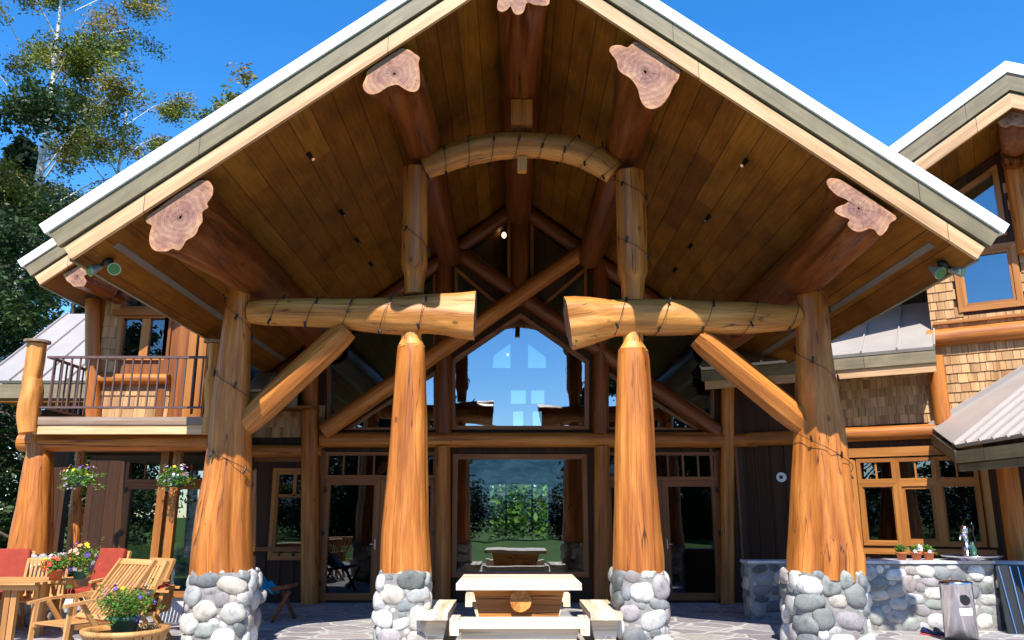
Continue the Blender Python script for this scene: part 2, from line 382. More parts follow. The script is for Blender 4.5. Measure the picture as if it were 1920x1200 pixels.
# ---------------------------------------------------------------- setting
mb = MB()
def sheet(x0, x1, y0, y1, z, nm, mat):
    m = MB(); m.add([(x0, y0, z), (x1, y0, z), (x1, y1, z), (x0, y1, z)], [(0, 1, 2, 3)], [(x0, y0, z), (x1, y0, z), (x1, y1, z), (x0, y1, z)])
    return m.build(nm, mat, None, kind='structure')
sheet(-1500, 1500, -1500, 1500, -.03, 'ground', M['grass'])
sheet(-10.5, 11, 2.5, 16.4, 0, 'patio', M['flag'])
def hills():
    m = MB(); n = 60; vs = []; gs = []
    for side, yy in ((0, -620), (1, -900)):
        for i in range(n+1):
            x = -900+1800*i/n; h = 0 if side == 0 else 40+34*noise.noise(Vector((x*.004, 3, 1)))+60*math.exp(-(x/260)**2)
            vs.append((x, yy, h-.5 if side == 0 else h)); gs.append((x, yy, h))
    m.add(vs, [(i, i+1, n+2+i, n+1+i) for i in range(n)], gs, smooth=True); m.build('hills', M['hill'], None, kind='structure')
hills()

# ---------------------------------------------------------------- the house
house = thing('log_house', 'large log house with soaring gabled porch on flared cedar posts', 'house', (0, 15.9, 0))
FP = Pl(0, 15.9); RW = Pl(4.37, 15.9, radians(-30)); LU = Pl(0, 13.6)
Yv = 8.5; SL = .75; SQ = sqrt(1+SL*SL); HW = 4.96; ZE = 4.30
def soffz(x): return ZE+SL*(HW-abs(x))
def strip(m, pl, cu, cz, run, sl, a, b, d0, d1, sides=(-1, 1), ext=0, along='u', cut=True, tints=None):
    """board running down both slopes from apex (cu,cz), perpendicular offsets a..b"""
    q = sqrt(1+sl*sl)
    for sd in sides:
        r = run if not isinstance(run, tuple) else run[0 if sd < 0 else 1]
        n = (sd*sl/q, 1/q); t = (sd/q, -sl/q); e = (cu+sd*r, cz-sl*r)
        lo = (e[0]+n[0]*a+t[0]*ext, e[1]+n[1]*a+t[1]*ext); hi = (e[0]+n[0]*b+t[0]*ext, e[1]+n[1]*b+t[1]*ext)
        poly = [(cu, cz+a*q), lo, hi, (cu, cz+b*q)]
        if sd > 0: poly = poly[::-1]
        off = random.random()*30
        G = lambda u, z, d: (d*1.0+off+((z-cz)+sl*abs(u-cu))/q, off, abs(u-cu)*q+off)
        vs = [pl.pt(u, z, d0) for u, z in poly]+[pl.pt(u, z, d1) for u, z in poly]
        gs = [G(u, z, d0) for u, z in poly]+[G(u, z, d1) for u, z in poly]
        m.add(vs, [(0, 1, 2, 3), (7, 6, 5, 4), (0, 4, 5, 1), (1, 5, 6, 2), (2, 6, 7, 3), (3, 7, 4, 0)], gs)
def gable(pl, cu, cz, run, sl, depth, dv, names='roof', label=None, sides=(-1, 1), seams=False, trimw=1.0):
    """whole gable roof. dv = verge offset in front of plane pl; (cu,cz) = apex of the soffit line"""
    m = MB(); strip(m, pl, cu, cz, run, sl, .02, .34, dv-depth, dv-.05, sides, .02)
    rf = m.build('roof', M['metalroof'], house, **({'label': label} if label else {}))
    # soffit: planks run in depth
    q = sqrt(1+sl*sl); m = MB()
    for sd in sides:
        r = run if not isinstance(run, tuple) else run[0 if sd < 0 else 1]
        A = [(cu, cz), (cu+sd*r, cz-sl*r)]
        c3 = [pl.pt(*A[0], dv-.03), pl.pt(*A[1], dv-.03), pl.pt(*A[1], dv-depth), pl.pt(*A[0], dv-depth)]
        g3 = [(100, 0, 0), (100+sd*r*q, 0, 0), (100+sd*r*q, 0, depth), (100, 0, depth)]
        c4 = [c+Vector((0, 0, .03)) for c in c3]
        m.add(c3+c4, [(0, 1, 2, 3), (4, 7, 6, 5), (0, 4, 5, 1), (1, 5, 6, 2), (2, 6, 7, 3)], g3+g3)
    m.build('soffit', M['soffit'], rf)
    k = trimw
    m = MB(); strip(m, pl, cu, cz, run, sl, -.012, .155*k, dv-.03, dv+.02, sides); m.build('rake_board', M['rake'], rf)
    m = MB(); strip(m, pl, cu, cz, run, sl, .180*k, .375*k, dv-.02, dv+.055, sides, .035); m.build('fascia_board', M['fascia'], rf)
    m = MB(); strip(m, pl, cu, cz, run, sl, .378*k, .505*k, dv-.05, dv+.085, sides, .07); m.build('roof_flashing', M['white'], rf)
    for sd in sides:
        m = MB(); v = MB()
        r = run if not isinstance(run, tuple) else run[0 if sd < 0 else 1]
        eu, ez = cu+sd*r, cz-sl*r
        a, b = pl.pt(eu+sd*.02, ez+.12, dv-.04), pl.pt(eu+sd*.02, ez+.12, dv-depth)
        m.bar(a, b, .045, .27)
        a, b = pl.pt(eu-sd*.34, ez+sl*.34-.006, dv-.25), pl.pt(eu-sd*.34, ez+sl*.34-.006, dv-depth)
        v.obox((a+b)/2, pl.x*.032+Vector((0, 0, -sd*sl*.032)), Vector((0, 0, .006)), (b-a)/2)
        m.build('eave_board', M['fascia'], rf); v.build('soffit_vent', M['vent'], rf)
    return rf
VP_ = Pl(0, Yv)
porch_roof = gable(VP_, 0, ZE+SL*HW, HW, SL, 17.0, 0, label='wide gabled porch roof with white edged rakes')

# ---- purlin logs with burl ends
def resample(poly, n):
    L = [0]; m = len(poly)
    for i in range(m): L.append(L[-1]+hypot(poly[(i+1) % m][0]-poly[i][0], poly[(i+1) % m][1]-poly[i][1]))
    out = []; k = 0
    for j in range(n):
        t = L[-1]*j/n
        while L[k+1] < t: k += 1
        q = (t-L[k])/(L[k+1]-L[k]); a, b = poly[k], poly[(k+1) % m]; out.append((a[0]*(1-q)+b[0]*q, a[1]*(1-q)+b[1]*q))
    return out
def smoothp(p):
    m = len(p); return [tuple(.5*p[i][c]+.25*(p[i-1][c]+p[(i+1) % m][c]) for c in (0, 1)) for i in range(m)]
def purlin(pl, px, dend, cen, rads, length, label, parent, flare=1.3, depth0=0):
    """burl-ended log; px = traced outline of its cut face, standing at depth dend on plane pl"""
    poly = [pl.px(x, y, dend) for x, y in px]
    ar = sum(poly[i-1][0]*poly[i][1]-poly[i][0]*poly[i-1][1] for i in range(len(poly)))
    if ar < 0: poly = poly[::-1]
    n = 72; ring = smoothp(resample(poly, n)); cu = sum(p[0] for p in ring)/n; cz = sum(p[1] for p in ring)/n
    # align start to angle
    i0 = min(range(n), key=lambda i: abs(atan2(ring[i][1]-cz, ring[i][0]-cu))); ring = ring[i0:]+ring[:i0]
    ac, zc = cen; m = MB(); sd = random.random()*30
    ts = [0, .04, .10, .22, .4, .65, .95, flare]+[flare+.35*i for i in range(1, int((length-flare)/.35)+1)]
    vs = []; gs = []
    for t in ts:
        k = min(1, t/flare); k = k**.75 if t > .1 else k*.4
        rr = rads[0]*(1-t/length)+rads[1]*t/length
        for j in range(n):
            th = 2*pi*j/n
            rm = rr*(1+.05*noise.noise(Vector((cos(th)*2, sin(th)*2, t+sd))))
            u = (cu+(ring[j][0]-cu)*(1 if t < .05 else .97))*(1-k)+(ac+cos(th)*rm)*k; z = (cz+(ring[j][1]-cz)*(1 if t < .05 else .97))*(1-k)+(zc+sin(th)*rm)*k
            vs.append(pl.pt(u, z, dend-t)); gs.append((u+sd, z, t+sd))
    fs = []
    for q in range(len(ts)-1):
        for j in range(n): e = (j+1) % n; fs.append((q*n+j, (q+1)*n+j, (q+1)*n+e, q*n+e))
    m.add(vs, fs, gs, smooth=True)
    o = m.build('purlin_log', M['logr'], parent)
    # cut face: rings of faces shrinking to the centre, paler sapwood at the rim
    m = MB(); vs = []; gs = []; tt = []; fs = []
    for q, s_ in enumerate((1, .985, .93, .84, .6, .3, .05)):
        for j in range(n):
            u = cu+(ring[j][0]-cu)*s_; z = cz+(ring[j][1]-cz)*s_
            vs.append(pl.pt(u, z, dend+(.0 if q == 0 else .006))); gs.append((u-cu, z-cz, sd))
            tt.append(((1.0, .85, .6), (1.35, 1.25, 1.05), (1.2, 1.08, .95), (1, 1, 1), (.95, .93, 1.0), (.82, .8, .95), (.7, .68, .8))[q])
    for q in range(6):
        for j in range(n): e = (j+1) % n; fs.append((q*n+j, q*n+e, (q+1)*n+e, (q+1)*n+j))
    m.add(vs, fs, gs, tt); m.build('cut_end', M['cut'], o)
    if label: o['label'] = label
    return o
OUT = dict(
 A=[(375,337),(392,338),(400,350),(400,365),(392,378),(385,384),(393,386),(390,393),(383,392),(378,398),(380,408),(381,418),(372,424),(372,433),(362,447),(352,448),(347,453),(345,462),(338,471),(330,472),(325,464),(315,473),(290,472),(281,462),(279,448),(282,430),(287,422),(275,420),(271,413),(274,406),(284,400),(330,366)],
 B=[(753,90),(768,93),(777,100),(789,108),(784,118),(787,133),(788,157),(785,170),(775,174),(762,170),(745,158),(727,163),(710,175),(695,179),(683,172),(679,160),(685,147),(688,143),(686,137),(692,130),(720,110)],
 C=[(932,6),(932,20),(940,24),(950,20),(958,10),(960,20),(965,28),(975,29),(983,22),(986,6),(992,4),(1000,10),(1012,10),(1020,12),(1030,10),(1031,-4),(1020,-28),(1000,-44),(980,-50),(962,-44),(942,-26)],
 D=[(1193,76),(1278,133),(1273,143),(1273,150),(1263,160),(1255,180),(1243,197),(1230,205),(1217,206),(1207,200),(1200,187),(1197,170),(1190,157),(1180,145),(1163,137),(1157,128),(1158,118),(1147,103),(1141,97),(1143,88),(1153,84),(1167,85),(1177,91),(1183,83)],
 E=[(1548,340),(1555,333),(1575,336),(1595,348),(1625,367),(1683,407),(1683,412),(1668,418),(1665,430),(1655,441),(1650,445),(1645,440),(1640,430),(1628,428),(1622,434),(1605,436),(1592,428),(1587,420),(1596,412),(1575,405),(1563,398),(1565,390),(1575,386),(1592,380),(1588,374),(1570,368),(1553,352)],
 L=[(117,515),(152,497),(167,503),(167,512),(157,518),(163,528),(158,538),(147,537),(138,538),(133,532),(125,527),(123,522)],
 R=[(1868,225),(1878,208),(1895,195),(1920,192),(1935,203),(1942,220),(1928,238),(1910,238),(1898,234),(1885,240),(1875,236)])
DE = -.055
def cz_(x, r): return soffz(x)-r*SQ*.93
PURL = [('A', -3.72, .36, .28, 'outermost left purlin log with dark lobed burl end'), ('B', -1.40, .27, .24, None), ('C', 0, .28, .25, None),
        ('D', 1.44, .27, .24, None), ('E', 3.80, .34, .28, None)]
for k_, x_, r0, r1, lb in PURL:
    purlin(VP_, OUT[k_], DE, (x_, cz_(x_, r0) if x_ else soffz(0)-.45), (r0, r1), 7.3, lb, house, 1.6 if k_ in 'AE' else 1.1)

# ---- porch posts, beams
YP = 10.6
WIRES = []
def flutes(n, amp, sd, fade=1.0):
    def f(th, t):
        k = max(0, 1-t*fade)**.8; w_ = th+.35*sin(2*th+sd*2)+.08*sin(t*5+sd)
        return 1+amp*k*(abs(sin(n*w_/2+sd))*1.5-.95+.35*sin(2*th+sd*3))+.012*(abs(sin(n*w_/2+sd))-.6)
    return f
def edgepost(rows, Y, name='log_post', mat='log', fl=None, label=None, n=72, wf=1.0):
    """rows: (py, left px, right px) silhouette rows from bottom to top at distance Y"""
    pts = []; rr = []
    for py, a, b in rows:
        p, q = P(a, py, Y), P(b, py, Y); pts.append((p+q)/2); rr.append((q.x-p.x)/2*wf)
    m = MB(); m.log(pts, rr, n=n, mod=fl, bump=.03, sub=.10)
    return m.build(name, M[mat], house, **({'label': label} if label else {})), pts, rr
_, lp, lr = edgepost([(1082,357,475),(1040,360,472),(1000,364,471),(960,370,471),(900,382,472),(840,390,472),(760,398,471),(680,408,470),(620,416,470),(570,424,470),(530,430,470)], YP, fl=flutes(6, .12, 1.3, .9), wf=.93, label='leftmost porch post with wide flared base')
_, ap, ar_ = edgepost([(1084,713,807),(1040,714,805),(1000,716,803),(900,725,801),(800,733,800),(720,740,799),(665,744,798),(648,746,796)], YP, fl=flutes(5, .06, .4, .8))
_, bp, br_ = edgepost([(1086,1150,1246),(1040,1151,1244),(1000,1152,1239),(900,1154,1231),(800,1155,1226),(720,1156,1220),(675,1157,1217),(656,1159,1214)], YP, fl=flutes(4, .035, 2.4, .8))
_, rp, rr_ = edgepost([(1084,1474,1618),(1040,1476,1616),(1000,1479,1608),(940,1483,1598),(880,1486,1592),(800,1490,1583),(720,1491,1570),(650,1492,1559),(600,1492,1554),(550,1494,1548)], YP, fl=flutes(7, .11, 2.0, .75), wf=.92, label='rightmost porch post with deep flutes at its base')
m = MB(); m.log([P(447,532,YP), P(450,470,YP)], [.19, .2], n=20); m.build('post_cap', M['logr'], house); m = MB(); m.log([P(1518,552,YP), P(1518,480,YP)], [.19, .2], n=20); m.build('post_cap', M['logr'], house)
# necks (square tenon with bevelled shoulder)
for nm, cx, y0, y1, r in (('L', 771, 652, 616, .27), ('R', 1187, 660, 624, .27)):
    a, b = P(cx, y0, YP), P(cx, y1, YP); m = MB()
    m.log([a, a.lerp(b, .45), b], [.185 if nm == 'L' else .2, .135, .13], n=20, bump=.01, tint=(1.35, 1.4, 1.5)); m.build('post_neck', M['pale'], house)
for cx, (yb, yt), wv in ((779, (552, 318), 25), (1182, (566, 325), 29)):
    a, b = P(cx+(-2 if cx < 900 else 5), yb, YP), P(cx, yt, YP); rm = wv/F*YP/.96
    s_ = (b-a); m = MB(); m.log([a, a+s_*.07, a+s_*.16, a+s_*.22, b], [rm*.72, rm*.74, rm*.8, rm, rm*.96], n=26, bump=.03)
    m.build('upper_post', M['log'], house, label='upper post standing on the %s crossbeam' % ('left' if cx < 900 else 'right'))
# crossbeams: round log with flared, sawn butt end
def crossbeam(x0, x1, rows, seed, lab):
    pts = []; rr = []
    for px, a, b in rows:
        p, q = P(px, a, YP), P(px, b, YP); pts.append((p+q)/2); rr.append((p.z-q.z)/2)
    def md(th, t):
        k = max(0, (t-.55)/.45); return 1+k*(.10*sin(3*th+seed)+.05*sin(7*th+seed*2))
    m = MB(); m.log(pts, rr, n=44, mod=md, bump=.035, cap1=1, sub=.1, seed=seed, bf=1.3)
    m.build('crossbeam', [M['pale'], M['cut']], house, label=lab); return pts, rr
cl, clr = crossbeam(480, 890, [(468,566,606),(500,562,610),(560,560,612),(640,561,614),(700,560,622),(760,557,628),(800,553,626),(835,551,630),(865,550,637),(891,549,640)], 4.1, 'left crossbeam with sawn flared butt')
cr, crr = crossbeam(1490, 1065, [(1498,572,612),(1470,573,620),(1400,568,626),(1320,566,628),(1260,562,630),(1200,562,628),(1150,564,630),(1110,560,642),(1085,559,650),(1064,560,655)], 7.3, 'right crossbeam with sawn flared butt')
# arch
apts = [P(x, y, YP-.02) for x, y in [(795,316),(820,306),(850,294),(890,282),(935,274),(975,272),(1015,273),(1060,279),(1095,290),(1125,305),(1152,324)]]
arr = [.16, .17, .18, .19, .19, .185, .18, .19, .19, .19, .17]
m = MB(); m.log(apts, arr, n=32, bump=.03, sub=.1); m.build('arch_beam', M['pale'], house, label='curved arch log under the ridge')
m = MB(); m.bar(P(978,242,YP), P(978,196,YP), .3, .3, up=(0, 1, 0)); m.build('king_block', M['log'], house)
m = MB(); m.bar(P(979,322,YP-.02), P(979,296,YP-.02), .13, .13, up=(0, 1, 0)); m.build('arch_peg', M['pale'], house)
# braces: hewn logs with flat arrises
def brace(p, q, r, lab):
    m = MB(); d = (q-p)
    m.log([p, p+d*.1, p+d*.2, p+d*.8, p+d*.92, q], [r*.8, r*.95, r*1.02, r, r*.95, r*.8], n=8, bump=.015, smooth=False, sub=.3, mod=lambda th, t: 1+.05*cos(4*th))
    m.build('brace', M['log'], house, label=lab)
brace(P(452,802,YP), P(652,618,YP), .18, 'left diagonal brace'); brace(P(1512,800,YP), P(1308,632,YP), .18, 'right diagonal brace')
# string light wires wound on posts and beams
def wire(pts, rads, turns, ph, n=120, bulb=.42, lab='', r=.0045, a0=0., a1=1.):
    root = thing('string_lights', lab, 'string lights', tuple(Vector(pts[0])), 'dark string lights wound round the porch timbers')
    L = [0]
    for i in range(1, len(pts)): L.append(L[-1]+(Vector(pts[i])-Vector(pts[i-1])).length)
    tot = L[-1]; ax = (Vector(pts[-1])-Vector(pts[0])).normalized(); ref = Vector((0, 0, 1)) if abs(ax.z) < .8 else Vector((0, 1, 0))
    W = []
    for i in range(n+1):
        t = tot*(a0+(a1-a0)*i/n); k = 1
        while k < len(L)-1 and L[k] < t: k += 1
        q = (t-L[k-1])/(L[k]-L[k-1]); c = Vector(pts[k-1]).lerp(Vector(pts[k]), q); rr = rads[k-1]*(1-q)+rads[k]*q
        d = (Vector(pts[k])-Vector(pts[k-1])).normalized(); a = d.cross(ref).normalized(); b = a.cross(d)
        th = ph+2*pi*turns*i/n; sag = 1.09+.05*sin(i*.7)
        W.append(c+(a*cos(th)+b*sin(th))*(rr*sag+.012))
    m = MB(); m.tube(W, r, 5); m.build('wire', M['black'], root)
    acc = 0
    for i in range(1, len(W)):
        acc += (W[i]-W[i-1]).length
        if acc > bulb:
            acc = 0; m = MB(); c = W[i]; out = Vector((random.uniform(-.3, .3), -.3, random.choice((-1, 1))*.6)).normalized()
            m.log([c-out*.015, c+out*.04], [.016, .014], n=8, bump=0, sub=9); m.sphere(c+out*.055, (.015, .015, .021), 8, 6); m.build('bulb', M['black'], root)
wire(lp[3:], lr[3:], 3.2, .2, lab='string lights spiralling up the leftmost porch post')
wire(rp[3:], rr_[3:], 2.6, 1.0, lab='string lights spiralling up the rightmost porch post')
wire(cl, clr, 5.3, 1.4, lab='string lights wound along the left crossbeam', a1=.86)
wire(cr, crr, 4.6, 2.2, lab='string lights wound along the right crossbeam', a1=.86)
wire(apts, arr, 8, .4, lab='string lights wound along the arch log', n=200)
wire([P(777,552,YP), P(779,318,YP)], [.18, .18], 1.4, 2.0, lab='string lights on the left upper post', a0=.2)
wire([P(1187,566,YP), P(1182,325,YP)], [.21, .2], 1.8, 2.0, lab='string lights on the right upper post', a0=.2)

# ---- stone masonry
PAL = [(.60,.60,.60),(.46,.47,.48),(.24,.26,.28),(.74,.73,.70),(.35,.38,.37),(.42,.37,.37),(.58,.53,.47),(.23,.25,.25),(.80,.79,.77),(.38,.35,.37),(.68,.68,.69),(.76,.75,.74)]
def pack(w, h, rmax, rmin, seed):
    rnd = random.Random(seed); out = []
    r = rmax
    while r > rmin:
        for _ in range(420):
            a = rnd.uniform(.85, 1.35); rx, rz = r*a, r/a*rnd.uniform(.85, 1.0); u = rnd.uniform(rx*.75, w-rx*.75); z = rnd.uniform(rz*.8, h-rz*.9)
            ok = all(((u-q[0])/(rx+q[2]))**2+((z-q[1])/(rz+q[3]))**2 > .74 for q in out)
            if ok: out.append((u, z, rx, rz))
        r *= .86
    return out
def cobbles(m, pl, u0, u1, z0, z1, rmax=.15, rmin=.035, seed=1, bulge=.55, dark=1.0, dd=0):
    rnd = random.Random(seed*7+1)
    for u, z, rx, rz in pack(u1-u0, z1-z0, rmax, rmin, seed):
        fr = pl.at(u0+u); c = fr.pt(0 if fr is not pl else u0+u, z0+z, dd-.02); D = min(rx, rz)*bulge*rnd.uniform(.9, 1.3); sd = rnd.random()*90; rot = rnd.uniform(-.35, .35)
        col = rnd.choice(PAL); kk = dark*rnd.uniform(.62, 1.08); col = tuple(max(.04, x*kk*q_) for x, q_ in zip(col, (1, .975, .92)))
        nn, mm = (20, 12) if rx > .07 else (12, 8); vs = []; fs = []
        for i in range(mm+1):
            for j in range(nn):
                a, b = pi*i/mm, 2*pi*j/nn; d = Vector((sin(a)*cos(b), sin(a)*sin(b), cos(a)))
                e = Vector([math.copysign(abs(q)**.86, q) for q in d]); k = 1+.16*noise.noise(d*1.3+Vector((sd, 0, 0)))+.05*noise.noise(d*3+Vector((sd, 0, 0)))
                x, zz = e.x*rx*k*1.04, e.z*rz*k*1.04; x, zz = x*cos(rot)-zz*sin(rot), x*sin(rot)+zz*cos(rot)
                vs.append(c+fr.x*x+Vector((0, 0, zz))+fr.n*(-e.y*D*k))
        for i in range(mm):
            for j in range(nn): q = (j+1) % nn; fs.append((i*nn+j, (i+1)*nn+j, (i+1)*nn+q, i*nn+q))
        g = rnd.random()*50; m.add(vs, fs, [tuple(v+Vector((g, g, g))) for v in vs], col, 1, True)
class Ring:
    """rounded-square outline, walked by arc length"""
    def __init__(s, cx, cy, hx, hy, e=.45):
        s.c = (cx, cy); N = 240; s.p = []
        for i in range(N+1):
            a = 2*pi*i/N-pi; s.p.append((cx+hx*math.copysign(abs(cos(a))**e, cos(a)), cy+hy*math.copysign(abs(sin(a))**e, sin(a))))
        s.L = [0]
        for a, b in zip(s.p, s.p[1:]): s.L.append(s.L[-1]+hypot(b[0]-a[0], b[1]-a[1]))
        s.len = s.L[-1]
    def at(s, u):
        u %= s.len; k = 1
        while s.L[k] < u: k += 1
        a, b = s.p[k-1], s.p[k]; q = (u-s.L[k-1])/max(1e-9, s.L[k]-s.L[k-1]); k0, k1 = s.p[max(0, k-5)], s.p[min(len(s.p)-1, k+4)]
        return Pl(a[0]+(b[0]-a[0])*q, a[1]+(b[1]-a[1])*q, atan2(k1[1]-k0[1], k1[0]-k0[0]))
def pier(pxl, pxr, Yc, dep, ztop, seed, lab=None, ytop=1070):
    a, b = P(pxl, ytop, Yc-dep/2+.06), P(pxr, ytop, Yc-dep/2+.06); x0, x1 = a.x+.045, b.x-.045
    rg = Ring((x0+x1)/2, Yc, (x1-x0)/2, dep/2); m = MB(); pp_ = rg.p[:-1:4]; n = len(pp_)
    vs = [(x, y, 0) for x, y in pp_]+[(x, y, ztop-.035) for x, y in pp_]
    m.add(vs, [(i, (i+1) % n, n+(i+1) % n, n+i) for i in range(n)]+[tuple(range(n, 2*n))], vs)
    cobbles(m, rg, 0, rg.len, 0, ztop+.0, .135, .022, seed)
    m.build('stone_pier', [M['mortar'], M['stone']], house, **({'label': lab} if lab else {}))
ZP = .915
pier(345, 472, YP, .74, ZP+.01, 11, 'river stone pier under the leftmost post'); pier(702, 807, YP, .66, ZP, 27); pier(1150, 1256, YP, .66, ZP, 35); pier(1486, 1632, YP, .84, ZP+.0, 48)

# ---------------------------------------------------------------- windows
def inset(poly, w):
    n = len(poly); ar = sum(poly[i-1][0]*poly[i][1]-poly[i][0]*poly[i-1][1] for i in range(n))
    if ar < 0: poly = poly[::-1]
    out = []
    for i in range(n):
        p0, p1, p2 = Vector(poly[i-1]), Vector(poly[i]), Vector(poly[(i+1) % n])
        d1 = (p1-p0).normalized(); d2 = (p2-p1).normalized(); n1 = Vector((-d1.y, d1.x)); n2 = Vector((-d2.y, d2.x))
        b = (n1+n2); k = w/max(.25, b.length_squared/2); out.append(tuple(p1+b*k))
    return poly, out
def framed(m, pl, poly, w, d0, d1, **k):
    o, i_ = inset(poly, w); n = len(o)
    for j in range(n):
        q = (j+1) % n; horiz = abs(o[q][0]-o[j][0]) > abs(o[q][1]-o[j][1])
        m.prism(pl, [o[j], o[q], i_[q], i_[j]], d0, d1+(.003 if horiz else 0), along='x' if horiz else 'zz', **k)
    return i_
HOLES = {}
def window(pl, poly, parent, name='window', fw=.07, fo=.05, lites=(), glass='glass', sash=0, mw=.035, label=None, mat='trim', gd=-.03, key=None):
    m = MB(); inn = framed(m, pl, poly, fw, -.10, fo)
    w = m.build(name, M[mat], parent, **({'label': label} if label else {}))
    if sash: m = MB(); inn2 = framed(m, pl, inn, sash, -.07, fo-.025); m.build('sash', M[mat], w); inn = inn2
    m = MB(); g = [pl.pt(u, z, gd) for u, z in inn]; m.add(g, [tuple(range(len(g)))], [(u, 0, z) for u, z in inn]); m.build('pane', M[glass], w)
    if lites:
        for (a, b) in lites:
            m = MB(); A, B = pl.pt(*a, .0), pl.pt(*b, .0); m.bar(A, B, .05, mw, up=tuple(pl.n.cross((B-A).normalized()))); m.build('muntin', M[mat], w)
    HOLES.setdefault(key or id(pl), []).append(inset(poly, .02)[1])
    return w
def rect(pl, x0, y0, x1, y1, d=0):
    a = pl.px(x0, y1, d); b = pl.px(x1, y0, d); c = pl.px(x0, y0, d); e = pl.px(x1, y1, d)
    u0 = (a[0]+c[0])/2; u1 = (b[0]+e[0])/2; z0 = (a[1]+e[1])/2; z1 = (b[1]+c[1])/2
    return [(u0, z0), (u1, z0), (u1, z1), (u0, z1)]
def pp(pl, *pts): return [pl.px(x, y) for x, y in pts]
def grid(r, nx, ny=1):
    (u0, z0), (u1, _), (_, z1), _ = r; L = []
    for i in range(1, nx): u = u0+(u1-u0)*i/nx; L.append(((u, z0), (u, z1)))
    for i in range(1, ny): z = z0+(z1-z0)*i/ny; L.append(((u0, z), (u1, z)))
    return L
K = 'F'
window(FP, rect(FP, 848, 852, 1102, 1082), house, fw=.09, key=K, label='big picture window under the central beam')
window(FP, pp(FP, (846,806), (846,676), (976,588), (1104,676), (1104,806)), house, fw=.075, key=K, label='tall pentagonal gable window')
window(FP, pp(FP, (958,400), (958,545), (868,465)), house, fw=.07, key=K, glass='glassd'); window(FP, pp(FP, (994,400), (994,545), (1084,465)), house, fw=.07, key=K, glass='glassd')
window(FP, pp(FP, (853,500), (940,574), (853,632)), house, fw=.06, key=K, glass='glassd'); window(FP, pp(FP, (1100,500), (1013,574), (1100,632)), house, fw=.06, key=K, glass='glassd')
window(FP, pp(FP, (614,620), (730,548), (818,500), (818,662), (614,790)), house, fw=.06, key=K, glass='glassd'); window(FP, pp(FP, (1136,500), (1222,548), (1338,620), (1338,790), (1136,662)), house, fw=.06, key=K, glass='glassd')
window(FP, pp(FP, (645,806), (818,695), (818,806)), house, fw=.05, key=K); window(FP, pp(FP, (1136,695), (1312,806), (1136,806)), house, fw=.05, key=K)
def french(pl, x0, x1, y0, yt, yb, hinge, nt_, key, gl='glassd'):
    """pair of glazed door leaves with a transom above; pixel extents on the wall"""
    full = rect(pl, x0, y0, x1, yb); (u0, z0), (u1, _), (_, z1), _ = full; zt = pl.px((x0+x1)/2, yt)[1]; z0 = .05
    r = [(u0, zt), (u1, zt), (u1, z1), (u0, z1)]
    window(pl, r, house, 'transom', fw=.06, lites=grid([(u0+.06, zt+.06), (u1-.06, zt+.06), (u1-.06, z1-.06), (u0+.06, z1-.06)], nt_), glass=gl, key=key, mw=.03)
    um = (u0+u1)/2
    for a, b, sd in ((u0, um-.004, 0), (um+.004, u1, 1)):
        poly = [(a, z0), (b, z0), (b, zt-.004), (a, zt-.004)]
        w = window(pl, poly, house, 'door', fw=.12, fo=.03, glass=gl, key=key)
        m = MB(); uh = b-.06 if sd == 0 else a+.06; p = pl.pt(uh, 1.05, .035)
        m.bar(p+Vector((0, 0, -.09)), p+Vector((0, 0, .09)), .03, .02); m.bar(p+pl.n*.03, p+pl.n*.03+pl.x*(-.09 if sd == 0 else .09), .018, .018); m.build('handle', M['steel'], w)
        ue = a+.02 if sd == 0 else b-.02
        for zz in (.35, 1.25, 2.05): m = MB(); p = pl.pt(ue, zz, .04); m.bar(p+Vector((0, 0, -.05)), p+Vector((0, 0, .05)), .05, .02); m.bar(p, p+pl.x*(.06 if sd == 0 else -.06), .05, .015); m.build('hinge', M['black'], w)
french(FP, 604, 818, 848, 897, 1140, 'l', 7, K); french(FP, 1136, 1350, 848, 900, 1140, 'r', 7, K)
r_ = rect(FP, 508, 878, 592, 1050)
window(FP, r_, house, fw=.07, sash=.05, mat='gold', lites=[((r_[0][0]+.1, r_[2][1]-.52), (r_[1][0]-.1, r_[2][1]-.52)), (((r_[0][0]+r_[1][0])/2, r_[2][1]-.52), ((r_[0][0]+r_[1][0])/2, r_[2][1]-.1))], glass='glassd', key=K, mw=.06, label='window beside the leftmost post, half in sun')
french(FP, 228, 386, 858, 905, 1100, 'l', 5, K)
# facade wall
uL, uR = FP.px(165, 900)[0], 4.37
gab = [(uL, 0), (uR, 0), (uR, soffz(uR)-.01), (0, soffz(0)-.02), (-4.9, soffz(4.9)-.01), (-4.9, 4.0), (uL, 4.0)]
m = MB(); m.prism(FP, gab, -.2, 0, holes=HOLES[K], along='z0'); m.build('wall', M['siding'], house, label='glazed gable end wall behind the porch')
# boards framing glass (between windows)
m = MB()
for a, b in (((600,845),(600,1140)), ((822,845),(822,1140)), ((1132,845),(1132,1140)), ((1352,845),(1352,1140))):
    A, B = FP.pt(*FP.px(*a), .012), FP.pt(*FP.px(*b), .012); m.bar(A, B, .2, .03, up=(0, 1, 0))
for i in range(6): m.bar(FP.pt(3.95+.24*i-.24, 0, .012), FP.pt(3.95+.24*i-.24, 2.9, .012), .05, .03, up=(0, 1, 0)) if 3.95+.24*i-.24 < 4.3 else None
m.split('batten', M['trim'], house)
def flog(a, b, r, mat='logr', d=.10, nm='truss_log', taper=1):
    A, B = FP.pt(*FP.px(*a), d), FP.pt(*FP.px(*b), d); m = MB(); m.log([A, B], [r, r*taper], n=22, bump=.025); return m.build(nm, M[mat], house)
flog((604,826), (1366,826), .145, 'log', .12, 'header_log'); flog((474,846), (606,846), .12, 'log', .10, 'header_log')
flog((1366,826), (1440,826), .13, 'log', .10, 'header_log')
